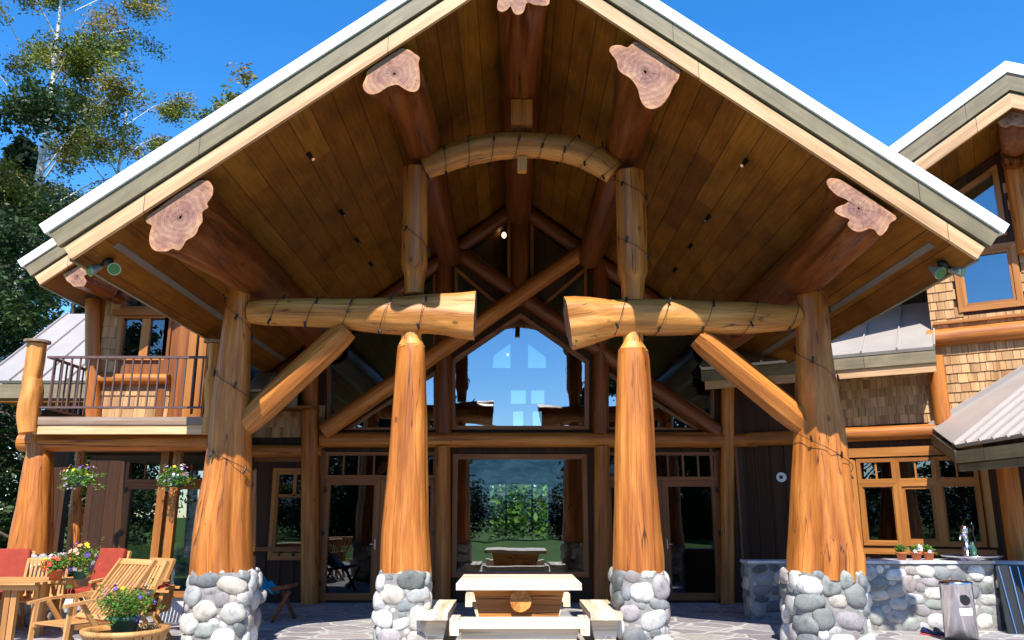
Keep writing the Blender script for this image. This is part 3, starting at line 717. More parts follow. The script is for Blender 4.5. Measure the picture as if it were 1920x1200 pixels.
flog((585,700), (585,1142), .165, 'log', .16, 'wall_log'); flog((831,838), (831,1142), .15, 'log', .13, 'wall_log'); flog((1127,838), (1127,1142), .15, 'log', .13, 'wall_log'); flog((1360,690), (1360,1142), .125, 'log', .16, 'wall_log')
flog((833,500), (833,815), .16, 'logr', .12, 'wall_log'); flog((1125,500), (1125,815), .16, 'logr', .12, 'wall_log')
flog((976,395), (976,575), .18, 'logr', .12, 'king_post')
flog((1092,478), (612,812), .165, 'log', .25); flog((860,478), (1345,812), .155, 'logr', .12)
for s_ in (-1, 1):
    m = MB(); A, B = FP.pt(s_*.1, soffz(0)-.3, .12), FP.pt(s_*4.7, soffz(4.7)-.22, .12); m.log([A, B], [.15, .14], n=20); m.build('rafter_log', M['logr'], house)
m = MB()   # small wall lamps inside gable glass and reflected glints stay real: one lit pendant lamp
lc = P(945, 441, 17.2); t_ = thing('pendant_lamp', 'small lit warm lamp glowing behind the upper gable window', 'lamp', tuple(lc))
em = NT('lamp_glow'); em.b.inputs['Emission Color'].default_value = (1, .6, .25, 1); em.b.inputs['Emission Strength'].default_value = 12
m = MB(); m.sphere(lc, (.05, .05, .07)); m.build('bulb', em.m, t_)
m = MB(); m.lathe(lc+Vector((0, 0, .05)), [(.02, .12), (.09, .0), (.085, 0), (.015, .11)], n=16); m.tube([lc+Vector((0, 0, .15)), Vector((lc.x, lc.y, soffz(lc.x)))], .008); m.build('lamp_shade', M['black'], t_)
# interior shell
Yb = 24.0
bw = Pl(0, Yb)
bh = []
for x0, y0, x1, y1 in ((918,908,947,1012),(951,908,996,1012),(1000,908,1028,1012),(958,730,986,757),(996,730,1021,757),(962,770,981,806),(999,770,1016,806)): bh.append(rect(bw, x0, y0, x1, y1))
bh.append(pp(bw, (957,690), (923,690), (926,664), (957,642))); bh.append(pp(bw, (990,642), (1024,668), (1024,690), (990,690)))
m = MB(); m.prism(bw, [(-4.9, 0), (4.9, 0), (4.9, soffz(4.9)-.01), (0, soffz(0)-.02), (-4.9, soffz(4.9)-.01)], -.2, 0, holes=[inset(h, 0)[1] for h in bh])
m.box(-5.0, -4.9, 16.1, 24.2, 0, soffz(4.95), ax=2); m.box(4.9, 5.0, 16.1, 24.2, 0, soffz(4.95), ax=2); m.build('interior_wall', M['inner'], house)
for h in bh[3:]:
    g = [bw.pt(u, z, -.1) for u, z in inset(h, -.01)[1]]; m = MB(); m.add(g, [tuple(range(len(g)))], g); m.build('pane', M['glassb'], house)
m = MB(); m.box(-4.9, 4.9, 16.1, 24.2, .0, .06, ax=1); m.build('interior_floor', M['inner'], house)

# ---------------------------------------------------------------- left wing, balcony
ZB = 2.93
m = MB(); hl = []
KL = 'LU'
# upper wall windows: px extents on plane LU
w1 = rect(LU, 226, 598, 318, 672); window(LU, rect(LU, 222, 590, 316, 676), house, fw=.07, sash=.0, key=KL, mat='gold', glass='glassd', lites=[(((w1[0][0]+w1[1][0])/2, w1[0][1]), ((w1[0][0]+w1[1][0])/2, w1[2][1]))], mw=.14, label='balcony window, half shaded')
window(LU, rect(LU, 232, 520, 318, 582), house, fw=.06, key=KL, glass='glassd')
window(LU, [(lambda q: (q[0], max(ZB+.02, q[1])))(q) for q in rect(LU, 352, 585, 386, 792)], house, 'door', fw=.13, key=KL, glass='glassd', label='balcony door', mat='gold')
uA, uB = LU.px(176, 600)[0], -5.32
LQ = P(75, 533, 12.3)
def lwz(u): return LQ.z+.75*(u-LQ.x)     # soffit line of the left wing
m = MB(); m.prism(LU, [(uA, 0.0+2.6), (uB, 2.6), (uB, lwz(uB)-.02), (uA, lwz(uA)-.02)], -.18, 0, holes=HOLES[KL], along='z0'); m.build('wall', M['trim'], house, label='upper wall behind the balcony')
m = MB(); m.box(uA, uA+.15, 13.78, 18.5, 2.6, lwz(uA)-.05, ax=2); m.box(uA, uB, 18.5, 18.6, 2.6, 6.0, ax=2); m.box(uA, uB, 13.78, 18.5, 2.55, 2.6); m.box(uB-.15, uB-.01, 13.79, 18.5, 2.6, 6, ax=2); m.build('interior_wall', M['inner'], house)
def shingles(m, pl, u0, u1, z0, z1, sz=.2, ww=.16, holes=(), top=None, seed=3, d=.0):
    rnd = random.Random(seed); z = z0; row = 0
    while z < z1:
        u = u0-rnd.random()*ww
        while u < u1:
            w_ = ww*rnd.uniform(.6, 1.35); a, b = max(u, u0), min(u+w_-.006, u1); h = sz
            cu_ = (a+b)/2; zc = z+h/2; ok = b-a > .02 and (top is None or z+h*.6 < top(cu_))
            for (hx0, hz0, hx1, hz1) in holes:
                if hx0 < cu_ < hx1 and hz0-.04 < zc < hz1+.04: ok = False
            if ok:
                t = rnd.uniform(.78, 1.15); j = rnd.uniform(-.006, .004); hh = h*1.12
                if top: hh = min(hh, top(cu_)-z)
                q = [pl.pt(a, z+j, d+.028), pl.pt(b, z+j, d+.028), pl.pt(b, z+hh, d+.006), pl.pt(a, z+hh, d+.006), pl.pt(a, z+j, d), pl.pt(b, z+j, d)]
                g = rnd.random()*60; m.add(q, [(0, 1, 2, 3), (4, 5, 1, 0), (0, 3, 4), (1, 5, 2)], [(a+g, 0, z), (b+g, 0, z), (b+g, 0, z+h), (a+g, 0, z+h), (a+g, .03, z), (b+g, .03, z)], (t, t*rnd.uniform(.95, 1.02), t*rnd.uniform(.9, 1.02)))
            u += w_
        z += h; row += 1
hb = lambda r: (min(p[0] for p in r), min(p[1] for p in r), max(p[0] for p in r), max(p[1] for p in r))
m = MB(); shingles(m, LU, LU.px(196, 600)[0], LU.px(232, 600)[0], ZB, 5.9, top=lambda u: lwz(u)-.05); shingles(m, LU, LU.px(184, 700)[0], LU.px(322, 700)[0], ZB, 3.72); m.build('shingles', M['shingle'], house)
m = MB(); A, B = LU.pt(*LU.px(186, 790), .1), LU.pt(LU.px(186, 480)[0]+.03, lwz(uA)-.1, .1); m.log([Vector((A.x, A.y, 2.7)), B], [.12, .11], n=18); m.build('wall_log', M['log'], house)
m = MB(); A, B = LU.pt(LU.px(176, 700)[0], 3.80, .07), LU.pt(LU.px(322, 700)[0], 3.80, .07); m.log([A, B], [.09, .09], n=14); m.build('sill_log', M['log'], house)
m = MB(); m.bar(LU.pt(LU.px(318, 600)[0], ZB, .02), LU.pt(LU.px(318, 600)[0], 5.3, .02), .12, .06, up=(0, 1, 0)); m.bar(LU.pt(LU.px(222, 590)[0]-.05, LU.px(222, 588)[1], .05), LU.pt(LU.px(322, 590)[0], LU.px(322, 588)[1], .05), .14, .10); m.split('window_trim', M['trim'], house)
# left wing gable roof
gl = gable(Pl(0, 12.3), -4.6, lwz(-4.6), (-4.6-LQ.x, .1), .75, 8.0, 0, label='small gable roof over the balcony', sides=(-1,))
purlin(Pl(0, 12.3), OUT['L'], -.08, (LQ.x+.62, lwz(LQ.x+.62)-.27), (.2, .18), 1.5, 'short purlin log of the balcony gable', house, .8)
# balcony
bx0, bx1 = P(66, 790, 12.4).x, P(392, 790, 12.4).x
bal = MB(); bal.box(bx0, bx1+.1, 12.5, 13.6, ZB-.12, ZB); bo = bal.build('balcony', M['trim'], house)
m = MB(); m.box(bx0, bx1, 12.38, 12.5, ZB-.02, ZB+.10, ax=0); m.build('balcony_flashing', M['rust'], bo)
m = MB(); m.box(bx0-.02, bx1+.02, 12.40, 12.5, ZB-.16, ZB-.022, ax=0); m.build('balcony_rim', M['rake'], bo)
m = MB(); m.log([P(40, 829, 12.75), P(405, 829, 12.75)], [.15, .14], n=20); m.build('balcony_beam', M['log'], bo)
zt_, zb_ = P(200, 670, 12.42).z, P(200, 764, 12.42).z
rl = MB(); rl.bar((bx0+.05, 12.42, zt_), (bx1, 12.42, zt_), .05, .035); rl.bar((bx0+.02, 12.42, zb_), (bx1, 12.42, zb_), .05, .03)
rl.bar((bx0+.08, 12.42, zt_), (bx0+.08, 13.58, zt_), .05, .035); rl.bar((bx0+.08, 12.42, zb_), (bx0+.08, 13.58, zb_), .05, .03); ro = rl.build('railing', M['bronze'], bo)
nb = 19
for i in range(nb):
    x = bx0+.16+(bx1-bx0-.2)*i/(nb-1); m = MB(); m.bar((x, 12.42, zb_), (x, 12.42, zt_), .022, .022, up=(0, 1, 0)); m.build('baluster', M['bronze'], bo)
for i in range(6): m = MB(); m.bar((bx0+.08, 12.6+.17*i, zb_), (bx0+.08, 12.6+.17*i, zt_), .022, .022, up=(0, 1, 0)); m.build('baluster', M['bronze'], bo)
def knobby(rows, Y, nm, par, mat='pale'):
    pts = []; rr = []
    for py, a, b in rows: p, q = P(a, py, Y), P(b, py, Y); pts.append((p+q)/2); rr.append((q.x-p.x)/2)
    m = MB(); m.log(pts, rr, n=26, bump=.075, sub=.05, bf=2.2); m.build(nm, M[mat], par); return pts
knobby([(812,36,70),(780,34,72),(760,36,74),(735,42,78),(710,44,76),(690,48,80),(645,54,86)], 12.4, 'balcony_post', bo)
m = MB(); m.lathe(P(70, 643, 12.4), [(0, 0), (.19, 0), (.19, .035), (0, .035)], smooth=False); m.build('post_cap', M['rust'], bo); m = MB(); m.lathe(P(401, 643, 12.4), [(0, 0), (.15, 0), (.15, .035), (0, .035)], smooth=False); m.build('post_cap', M['rust'], bo)
knobby([(812,378,400),(770,384,405),(740,384,404),(715,382,405),(690,390,407),(645,392,411)], 12.4, 'balcony_post', bo)
_, q1, _r = edgepost([(1040,18,92),(1000,24,94),(950,34,96),(900,42,97),(858,50,97),(850,52,94),(815,54,90)], 12.75, fl=flutes(5, .06, .9, .8), label='flared post under the balcony corner')
pier(8, 104, 12.75, .6, 1.02, 71, 'stone pier under the balcony corner', 1035)
knobby([(1050,126,146),(1000,128,150),(960,130,154),(930,134,150),(900,138,158),(860,143,158),(842,143,160)], 13.6, 'thin_post', house, 'log')
# secondary roof facing the garden, left
def slope_roof(p0, p1, up, L, nseam, th=.06, lab=None, extra=True, mat='metalroof', fh=.26):
    p0, p1, up = Vector(p0), Vector(p1), Vector(up).normalized(); nrm = (p1-p0).cross(up).normalized()
    m = MB(); q = [p0, p1, p1+up*L, p0+up*L]; q2 = [c-nrm*th for c in q]; g = [(c.x, c.y, c.z) for c in q]
    m.add(q+q2, [(0, 1, 2, 3), (7, 6, 5, 4), (0, 4, 5, 1), (1, 5, 6, 2), (2, 6, 7, 3), (3, 7, 4, 0)], g+g)
    for i in range(nseam+1):
        a = p0.lerp(p1, i/nseam); m.bar(a+nrm*.02-up*.004, a+up*L+nrm*.02, .025, .045, up=tuple(nrm))
    o = m.build('roof', M[mat], house, **({'label': lab} if lab else {}))
    hd = (p1-p0).normalized(); out = nrm.copy(); out.z = 0; out.normalize()
    m = MB(); c0 = p0+Vector((0, 0, -.07-fh/2))+out*.0; c1 = p1+Vector((0, 0, -.07-fh/2)); m.bar(c0-out*.03, c1-out*.03, .05, fh); m.build('gutter', M['fascia'], o)
    return o
upL = (0, .8, .6)
eL = FP.pt(0, 4.02, .9)
slope_roof((P(-34,708,15).x, 15.0, 4.02), (uA-.02, 15.0, 4.02), upL, 3.2, 5, lab='grey standing seam roof left of the balcony')
slope_roof((-5.13, 15.3, 3.9), (-4.2, 15.3, 3.9), upL, .7, 3)
m = MB(); m.box(-5.13, -3.9, 15.33, 15.9, 3.55, 3.60); m.build('eave_soffit', M['soffit'], house); m = MB(); m.box(-9.7, -7.0, 15.05, 15.9, 3.62, 3.68); m.build('eave_soffit', M['soffit'], house)
m = MB(); shingles(m, FP, -5.3, -3.8, 3.05, 3.55, d=.0, seed=8); m.build('shingles', M['shingle'], house)
m = MB(); m.box(-9.4, -8.75, 16.0, 16.2, 0, 3.6, ax=2); m.build('wall', M['siding'], house)
# step by the left doors
m = MB(); m.box(P(296,1105,15.2).x, P(352,1105,15.2).x+.6, 14.9, 15.6, 0, .16, ax=0); m.box(-8.3, -5, 15.6, 15.88, 0, .12, ax=0); m.build('door_step', M['slate'], house)
for px_ in (290, 313): m = MB(); x_ = P(px_, 1050, 13.1).x; m.bar((x_, 13.1, .42), (x_+.03, 13.1, 2.75), .12, .12, up=(0, 1, 0)); m.build('door_post', M['gold'], house)
m = MB(); m.box(P(285,1098,13.1).x, P(352,1098,13.1).x, 13.0, 13.25, .36, .43, ax=0); m.build('door_sill', M['gold'], house)
m = MB(); m.box(P(297,1120,13.15).x, P(350,1120,13.15).x, 13.05, 13.4, 0, .355, ax=0); m.build('plinth', M['slate'], house)
# lower left wall piece: boards under the window
m = MB(); mbt2 = MB()
for i in range(5): mbt2.bar(FP.pt(-5.05+.27*i, .1, .02), FP.pt(-5.05+.27*i, .92, .02), .05, .03, up=(0, 1, 0))
mbt2.split('batten', M['siding'], house); m.box(-5.1, -4.05, 15.83, 15.88, .92, 1.0); m.box(-5.1, -4.05, 15.84, 15.88, 2.58, 2.72); m.split('batten', M['trim'], house)

# ---------------------------------------------------------------- right wing (turned 30 degrees)
KR = 'RW'
rk = pp(RW, (1612,862), (1836,853), (1846,1024), (1614,1024)); us = [p[0] for p in rk]; u0k, u1k = (us[0]+us[3])/2, (us[1]+us[2])/2
zs0, zs1 = 1.06, 2.56; zm = 2.14; wd = (u1k-u0k)/3
for i in range(3):
    a, b = u0k+wd*i, u0k+wd*(i+1)
    window(RW, [(a, zm), (b, zm), (b, zs1), (a, zs1)], house, 'window', fw=.065, key=KR, glass='glassd', mat='gold', lites=[(((a+b)/2, zm+.06), ((a+b)/2, zs1-.06))], mw=.03, label='small two-light pane above the kitchen window')
    window(RW, [(a, zs0), (b, zs0), (b, zm), (a, zm)], house, 'window', fw=.07, sash=.05 if i == 1 else .02, key=KR, glass='glassd', mat='gold', label='lower kitchen window sash')
uw1 = RW.px(1783, 470)[0]; uw2 = RW.px(1906, 470)[0]; zw0 = RW.px(1845, 582)[1]; zw1 = RW.px(1845, 462)[1]; zw2 = RW.px(1900, 300)[1]
window(RW, [(uw1, zw0), (uw2, zw0), (uw2, zw1), (uw1, zw1)], house, fw=.10, sash=.05, key=KR, glass='glasss', mat='gold', label='square upper window of the right wing')
uw3 = uw2-.05; APX = RW.px(1905, 150, 1.5)
apu, apz = RW.px(1898, 200, 1.5); RS = .585
def rwz(u): return apz-RS*abs(u-apu)
uc = uw1-.35
window(RW, [(uw1-.1, zw1+.14), (uw3-.05, zw1+.14), (uw3-.05, rwz(uw3-.05)-.22), (uw1-.1, rwz(uw1-.1)-.22)], house, fw=.09, key=KR, glass='glasss', mat='gold', label='slanted top gable window of the right wing')
uwL = RW.px(1752, 640)[0]; uwR = apu+3.3
m = MB(); m.prism(RW, [(0, 0), (uwR, 0), (uwR, rwz(uwR)-.02), (apu, apz-.02), (uwL, rwz(uwL)-.02), (uwL, 4.4), (0, 4.4)], -.18, 0, holes=HOLES[KR], along='z0'); m.build('wall', M['siding'], house, label='angled kitchen wing wall')
m = MB()
b3 = RW.n*-1
for z_ in (0, 3.0, 8.0): m.prism(Pl(*(RW.o-RW.n*3).xy, radians(-30)), [(0, 0), (uwR, 0), (uwR, 6), (apu, 8), (0, 6)], -.05, 0) if z_ == 0 else None
for z_ in (.02, 3.0): m.add([RW.pt(.1, z_, -.2), RW.pt(uwR, z_, -.2), RW.pt(uwR, z_, -3), RW.pt(.1, z_, -3)], [(0, 1, 2, 3)], [(0, 0, 0), (9, 0, 0), (9, 3, 0), (0, 3, 0)])
m.build('interior_wall', M['inner'], house)
zk = 3.06
m = MB(); hs_ = [hb([(uw1, zw0), (uw2, rwz(uw3))]), (uw1-.1, zw1, uw3, rwz(uw3)-.2)]
shingles(m, RW, 1.2, uwL, zk+.1, 4.2, seed=21, ww=.125, sz=.165); shingles(m, RW, uwL-.02, uwR, zk+.1, 9, seed=22, ww=.135, sz=.165, holes=hs_, top=lambda u: rwz(u)-.08); m.build('shingles', M['shingle'], house)
def rlog(u0, z0, u1, z1, r, mat='log', d=.08, nm='wall_log'):
    m = MB(); m.log([RW.pt(u0, z0, d), RW.pt(u1, z1, d)], [r, r], n=20); return m.build(nm, M[mat], house)
rlog(.1, 3.0, uwR, 3.0, .13, nm='header_log'); rlog(uwL-.1, zw0-.42, uwR, zw0-.42, .15, d=.06, nm='belt_log')
rlog(uwL-.02, 3.1, uwL-.02, 4.3, .14, d=.1); rlog(apu+.02, zw0+.9, apu+.02, apz-.3, .19, d=.05)
m = MB(); m.bar(RW.pt(u0k-.15, zs1+.11, .04), RW.pt(u1k+.12, zs1+.11, .04), .06, .16); m.bar(RW.pt(u0k-.15, zs0-.09, .04), RW.pt(u1k+.12, zs0-.09, .04), .06, .1)
m.bar(RW.pt(u0k-.08, zs0, .03), RW.pt(u0k-.08, zs1, .03), .12, .05, up=(0, 1, 0)); m.bar(RW.pt(u1k+.08, zs0, .03), RW.pt(u1k+.08, zs1, .03), .12, .05, up=(0, 1, 0))
mbt = MB()
for i in range(26):
    u = .15+.27*i
    for za, zb in (((0, zs0-.14), (zs1+.19, 2.9)) if u0k-.1 < u < u1k+.1 else ((0, 2.9),)): mbt.bar(RW.pt(u, za, .015), RW.pt(u, zb, .015), .055, .03, up=tuple(RW.n))
m.bar(RW.pt(uwL+.02, zw0-.16, .05), RW.pt(uwR, zw0-.16, .05), .07, .05)
m.split('window_trim', M['gold'], house); mbt.split('batten', M['siding'], house)
# kitchen eave roof
upR = (RW.n*-1*.86+Vector((0, 0, .5))); ez = 4.36
slope_roof(RW.pt(-.55, ez, .75), RW.pt(uwL+.02, ez, .75), tuple(upR), 2.6, 7, lab='grey standing seam roof over the kitchen window', fh=.2)
m = MB(); m.bar(RW.pt(-.5, ez-.34, .68), RW.pt(uwL, ez-.34, .68), .04, .17); m.build('eave_board', M['rake'], house)
m = MB(); a = [RW.pt(-.5, ez-.24, .7), RW.pt(uwL, ez-.24, .7), RW.pt(uwL, ez-.2, 0), RW.pt(-.5, ez-.2, 0)]; m.add(a, [(0, 1, 2, 3)], [(p.z, 0, p.x) for p in a]); m.build('eave_soffit', M['soffit'], house)
gr_ = gable(RW, apu, apz, (3.6, 3.6), RS, 6.0, 1.5, label='gable roof of the right wing', trimw=1.35)
purlin(RW, OUT['R'], 1.3, (apu, apz-.4), (.22, .2), 1.3, 'ridge log of the right wing', house, .5)
# low side roof at far right
A = P(1790, 834, 12.6); wa, wb = RW.px(1746, 801, .1), RW.px(1922, 694, .1); wa, wb = RW.pt(*wa, .1), RW.pt(*wb, .1)
nS = (wb-wa).cross(A-wa).normalized(); nS = nS if nS.z > 0 else -nS
hE = Vector((nS.y, -nS.x, 0)).normalized(); hE = hE if hE.y < 0 else -hE; upS = nS.cross(hE).normalized(); upS = upS if upS.z > 0 else -upS
def onS(px, py):
    r = ray(px, py); c = Vector((CX, 0, CZ)); p = c+r*((A-c).dot(nS)/r.dot(nS))-A; return (p.dot(hE), p.dot(upS))
q_ = [onS(*p) for p in ((1790, 834), (1746, 801), (1835, 746), (1922, 693), (1990, 652), (1990, 800))]
W3 = lambda u, v, d=0: A+hE*u+upS*v+nS*d
sgn = -1 if nS.z < 0 else 1
m = MB(); n_ = len(q_); m.add([W3(u, v) for u, v in q_]+[W3(u, v, -.06*sgn) for u, v in q_], [tuple(range(n_)), tuple(range(2*n_-1, n_-1, -1))]+[(i, (i+1) % n_, n_+(i+1) % n_, n_+i) for i in range(n_)], [(u, 0, v) for u, v in q_]*2)
e_ = q_[1:5]
def topv(u):
    L_ = q_[1:5]
    for a, b in zip(L_, L_[1:]):
        if min(a[0], b[0]) <= u <= max(a[0], b[0]): return a[1]+(b[1]-a[1])*(u-a[0])/(b[0]-a[0])
    return L_[-1][1]
u = .0
while u < q_[5][0]:
    v1 = topv(u)
    if v1 > .05: m.bar(W3(u, .0, .02*sgn), W3(u, v1, .02*sgn), .028, .05, up=tuple(nS))
    u += .30
lr_ = m.build('roof', M['metalroof'], house, label='low pale standing seam roof at the right edge')
m = MB()
for a, b in zip(q_[1:4], q_[2:5]): m.bar(W3(*a, .03*sgn), W3(*b, .03*sgn), .07, .09, up=tuple(nS))
m.build('ridge_flashing', M['metalroof'], lr_)
B = W3(q_[5][0], 0); dz = Vector((0, 0, -.19)); m = MB(); m.bar(A+dz, B+dz, .05, .18); m.bar(A+dz+hE*.02, W3(*q_[1])+dz, .05, .18); m.build('gutter', M['fascia'], lr_)
dz = Vector((0, 0, -.34)); ins = Vector((upS.x, upS.y, 0)).normalized()*.04; m = MB(); m.bar(A+dz+ins, B+dz+ins, .05, .13); m.build('eave_board', M['fascia'], lr_)
m = MB(); q = [A+Vector((.0, 0, -.30)), B+Vector((.0, 0, -.3)), B+Vector((1.9, .9, -.3)), A+Vector((1.5, .7, -.3)), W3(*q_[1])+Vector((0, 0, -.33))]; m.add(q, [(0, 1, 2, 3, 4)], [(p.x, 0, p.y) for p in q]); m.build('eave_soffit', M['soffit'], house)
m = MB(); e1 = P(1905, 1000, 13.0); m.log([(e1.x, 13.0, 0), (e1.x, 13.0, 2.45)], [.17, .15], n=20); m.build('wall_log', M['log'], house)

# ---------------------------------------------------------------- outdoor counter wall
def swall(name, lab, p0, p1, h, th, seed, dark=1, rmax=.115):
    p0, p1 = Vector(p0), Vector(p1); d = p1-p0; ang = atan2(d.y, d.x); L = d.length; root = thing(name, lab, 'stone wall', tuple(p0))
    pl = Pl(p0.x, p0.y, ang); m = MB(); m.obox(pl.pt(L/2, h/2, -th/2), pl.x*L/2, pl.n*th/2, Vector((0, 0, h/2)))
    cobbles(m, pl, 0, L, 0, h, rmax, .022, seed, dark=dark); cobbles(m, Pl(*pl.pt(0, 0, -th).xy, ang-pi/2), 0, th, 0, h, .12, .04, seed+3, dark=dark)
    m.build('masonry', [M['mortar'], M['stone']], root)
    m = MB(); m.obox(pl.pt(L/2, h+.02, -th/2+.01), pl.x*(L/2+.02), pl.n*(th/2+.02), Vector((0, 0, .02))); m.build('counter_top', M['slate'], root); return pl
X1, X2 = 4.55, P(1868, 1100, 12.1).x
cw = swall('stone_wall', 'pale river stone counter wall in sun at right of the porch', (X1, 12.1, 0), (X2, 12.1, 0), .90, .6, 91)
swall('stone_wall', 'shaded river stone wall behind the rightmost pier', (P(1406,1100,13.3).x, 13.3, 0), (P(1406,1100,13.3).x+1.3, 13.3, 0), .84, .4, 97, .55, .12)  # stone colours scaled down to paint in the shade behind the pier
swall('stone_wall', 'stone wall behind the black shade sheet at the right edge', (X2+.1, 12.35, 0), (X2+1.6, 12.0, 0), .88, .4, 105, .5, .12)  # darker stone colours stand for shade on this wall
t = thing('shade_screen', 'leaning black sheet standing in for shade, with thin bright rods, at the right edge', 'shade_screen', (X2+.2, 11.9, 0))  # added dark sheet in place of the shade on the wall
m = MB(); a = P(1868, 1062, 12.0); b = P(1905, 1188, 11.6)
for i, (x0, x1) in enumerate(((1872,1907),(1893,1925),(1908,1940))): m.bar(P(x0, 1062, 11.97), P(x1, 1190, 11.72), .008, .008)
m.split('rod', M['steel'], t)
m = MB(); m.add([P(1866,1060,12.02), P(1945,1060,12.02), P(1990,1192,11.75), P(1893,1192,11.75)]+[P(1866,1060,12.02)+Vector((0,.03,0)), P(1945,1060,12.02)+Vector((0,.03,0)), P(1990,1192,11.75)+Vector((0,.03,0)), P(1893,1192,11.75)+Vector((0,.03,0))], [(0,1,2,3),(7,6,5,4),(0,4,5,1),(1,5,6,2),(2,6,7,3),(3,7,4,0)], [(0,0,0)]*8)
m.build('shade_panel', M['black'], t)  # black sheet covers stones that would otherwise be sunlit

# ---------------------------------------------------------------- plants
def leaves(m, c, R, n, size, rnd, flat=.0, droop=0, tint=1.0, shell=.35, tv=.35):
    c = Vector(c)
    for _ in range(n):
        d = Vector((rnd.gauss(0, 1), rnd.gauss(0, 1), rnd.gauss(0, 1))).normalized(); k = rnd.uniform(shell, 1)**.6
        p = c+Vector((d.x*R[0], d.y*R[1], d.z*R[2]))*k; p.z -= droop*(d.x**2+d.y**2)*k
        s = size*rnd.uniform(.6, 1.4); a = Vector((rnd.gauss(0, 1), rnd.gauss(0, 1), rnd.gauss(0, .6))).normalized(); b = a.cross(Vector((rnd.gauss(0, 1), rnd.gauss(0, 1), rnd.gauss(0, 1)))).normalized()
        t = tint*rnd.uniform(1-tv, 1+tv); y = rnd.uniform(.85, 1.15)
        m.add([p-a*s, p-b*s*.42, p+a*s, p+b*s*.42], [(0, 1, 2, 3)], [tuple(p)]*4, (t*y, t, t*.9))
def flowers(m, c, R, n, size, cols, rnd):
    c = Vector(c)
    for _ in range(n):
        d = Vector((rnd.gauss(0, 1), rnd.gauss(0, 1)-.5, rnd.gauss(0, 1)+.4)).normalized(); p = c+Vector((d.x*R[0], d.y*R[1], d.z*R[2]))*rnd.uniform(.85, 1.05)
        col = rnd.choice(cols); a = d.cross(Vector((.3, .2, 1))).normalized(); b = a.cross(d); s = size*rnd.uniform(.7, 1.2)
        for k in range(5):
            th = 2*pi*k/5; u = a*cos(th)+b*sin(th); v = a*cos(th+.6)+b*sin(th+.6); w_ = a*cos(th-.6)+b*sin(th-.6)
            m.add([p, p+w_*s*.7+d*s*.1, p+u*s+d*s*.15, p+v*s*.7+d*s*.1], [(0, 1, 2, 3)], [tuple(p)]*4, col)
        m.sphere(p+d*s*.08, s*.18, 6, 4, tint=(.8, .6, .05))
PUR, WHT, YEL, PNK, REDc = (.16, .05, .48), (.8, .78, .85), (.85, .6, .03), (.55, .12, .22), (.6, .04, .03)
def hanging(px, py, Y, lab, seed):
    rnd = random.Random(seed); c = P(px, py, Y); t = thing('hanging_basket', lab, 'hanging basket', (c.x, Y, c.z), 'flower baskets hung under the balcony')
    m = MB(); m.lathe((c.x, Y, c.z-.14), [(0, 0), (.10, 0), (.15, .14), (.155, .16), (.14, .16), (.12, .12)], n=18); m.build('pot', M['potgreen'], t)
    m = MB()
    for a in (0, 2.1, 4.2): m.tube([(c.x+cos(a)*.15, Y+sin(a)*.15, c.z), (c.x, Y, c.z+.45)], .004, 4)
    m.tube([(c.x, Y, c.z+.45), (c.x, Y, 2.7)], .004, 4); m.build('hanger', M['black'], t)
    m = MB(); leaves(m, (c.x-.02, Y-.03, c.z+.03), (.24, .22, .15), 900, .020, rnd, droop=.06)
    for k in range(15):
        a = rnd.uniform(0, 2*pi); e = Vector((c.x+cos(a)*rnd.uniform(.25, .42), Y+sin(a)*.25, c.z+rnd.uniform(-.28, .18)))
        for q in range(30): p = Vector((c.x, Y, c.z+.06)).lerp(e, rnd.uniform(.4, 1)); leaves(m, p, (.03, .03, .03), 1, .018, rnd)
    m.build('foliage', M['plant'], t)
    m = MB(); flowers(m, (c.x, Y-.03, c.z+.04), (.30, .24, .17), 34, .026, [PUR, PUR, WHT, WHT, YEL, PNK], rnd); flowers(m, (c.x-.12, Y-.06, c.z-.1), (.16, .14, .16), 22, .02, [WHT, WHT, (.5, .4, .7)], rnd); m.build('blossom', M['petal'], t)
hanging(152, 896, 12.7, 'hanging flower basket in front of the thin post', 5); hanging(330, 896, 12.7, 'hanging flower basket beside the leftmost porch post', 6)
def potplant(name, lab, x, y, z, r, h, pot, n, cols, seed, size=.022, spread=1.5, hh=1.3, cat='potted plant', group=None, fl=16):
    rnd = random.Random(seed); t = thing(name, lab, cat, (x, y, z), group)
    m = MB(); m.lathe((x, y, z), [(0, 0), (r*.7, 0), (r*.95, h*.8), (r*1.08, h*.8), (r*1.1, h), (r*.95, h), (r*.9, h*.85), (0, h*.85)], n=20); m.build('pot', M[pot], t)
    m = MB(); leaves(m, (x, y, z+h+r*hh*.6), (r*spread*.85, r*spread*.85, r*hh*.85), int(n*.7), size, rnd, shell=.1)
    for k_ in range(int(n/45)):
        a = rnd.uniform(0, 6.3); e = Vector((x+cos(a)*r*spread*rnd.uniform(.7, 1.25), y+sin(a)*r*spread, z+h+r*hh*rnd.uniform(-.3, 1.9)))
        for q_ in range(22): pq = Vector((x, y, z+h+r*.4)).lerp(e, rnd.uniform(.35, 1)); leaves(m, pq, (size, size, size), 1, size*.8, rnd)
    m.build('foliage', M['plant'], t)
    if fl: m = MB(); flowers(m, (x, y, z+h+r*hh*.6), (r*spread*1.05, r*spread, r*hh*1.1), fl, size*1.5, cols, rnd); m.build('blossom', M['petal'], t)
    return t
for i, (px, lb, fl) in enumerate(((1692, 'left terracotta pot of bright green herbs on the stone counter', 0), (1720, 'middle terracotta pot of white flowers on the stone counter', 8), (1743, 'right terracotta pot of yellow green seedlings on the stone counter', 2))):
    p = P(px, 1056, 12.3); potplant('flower_pot', lb, p.x, 12.3, .94, .075, .11, 'terracotta', 200, [WHT], 40+i, .022, 1.3, .9, group='pots in a row on the stone counter', fl=fl)

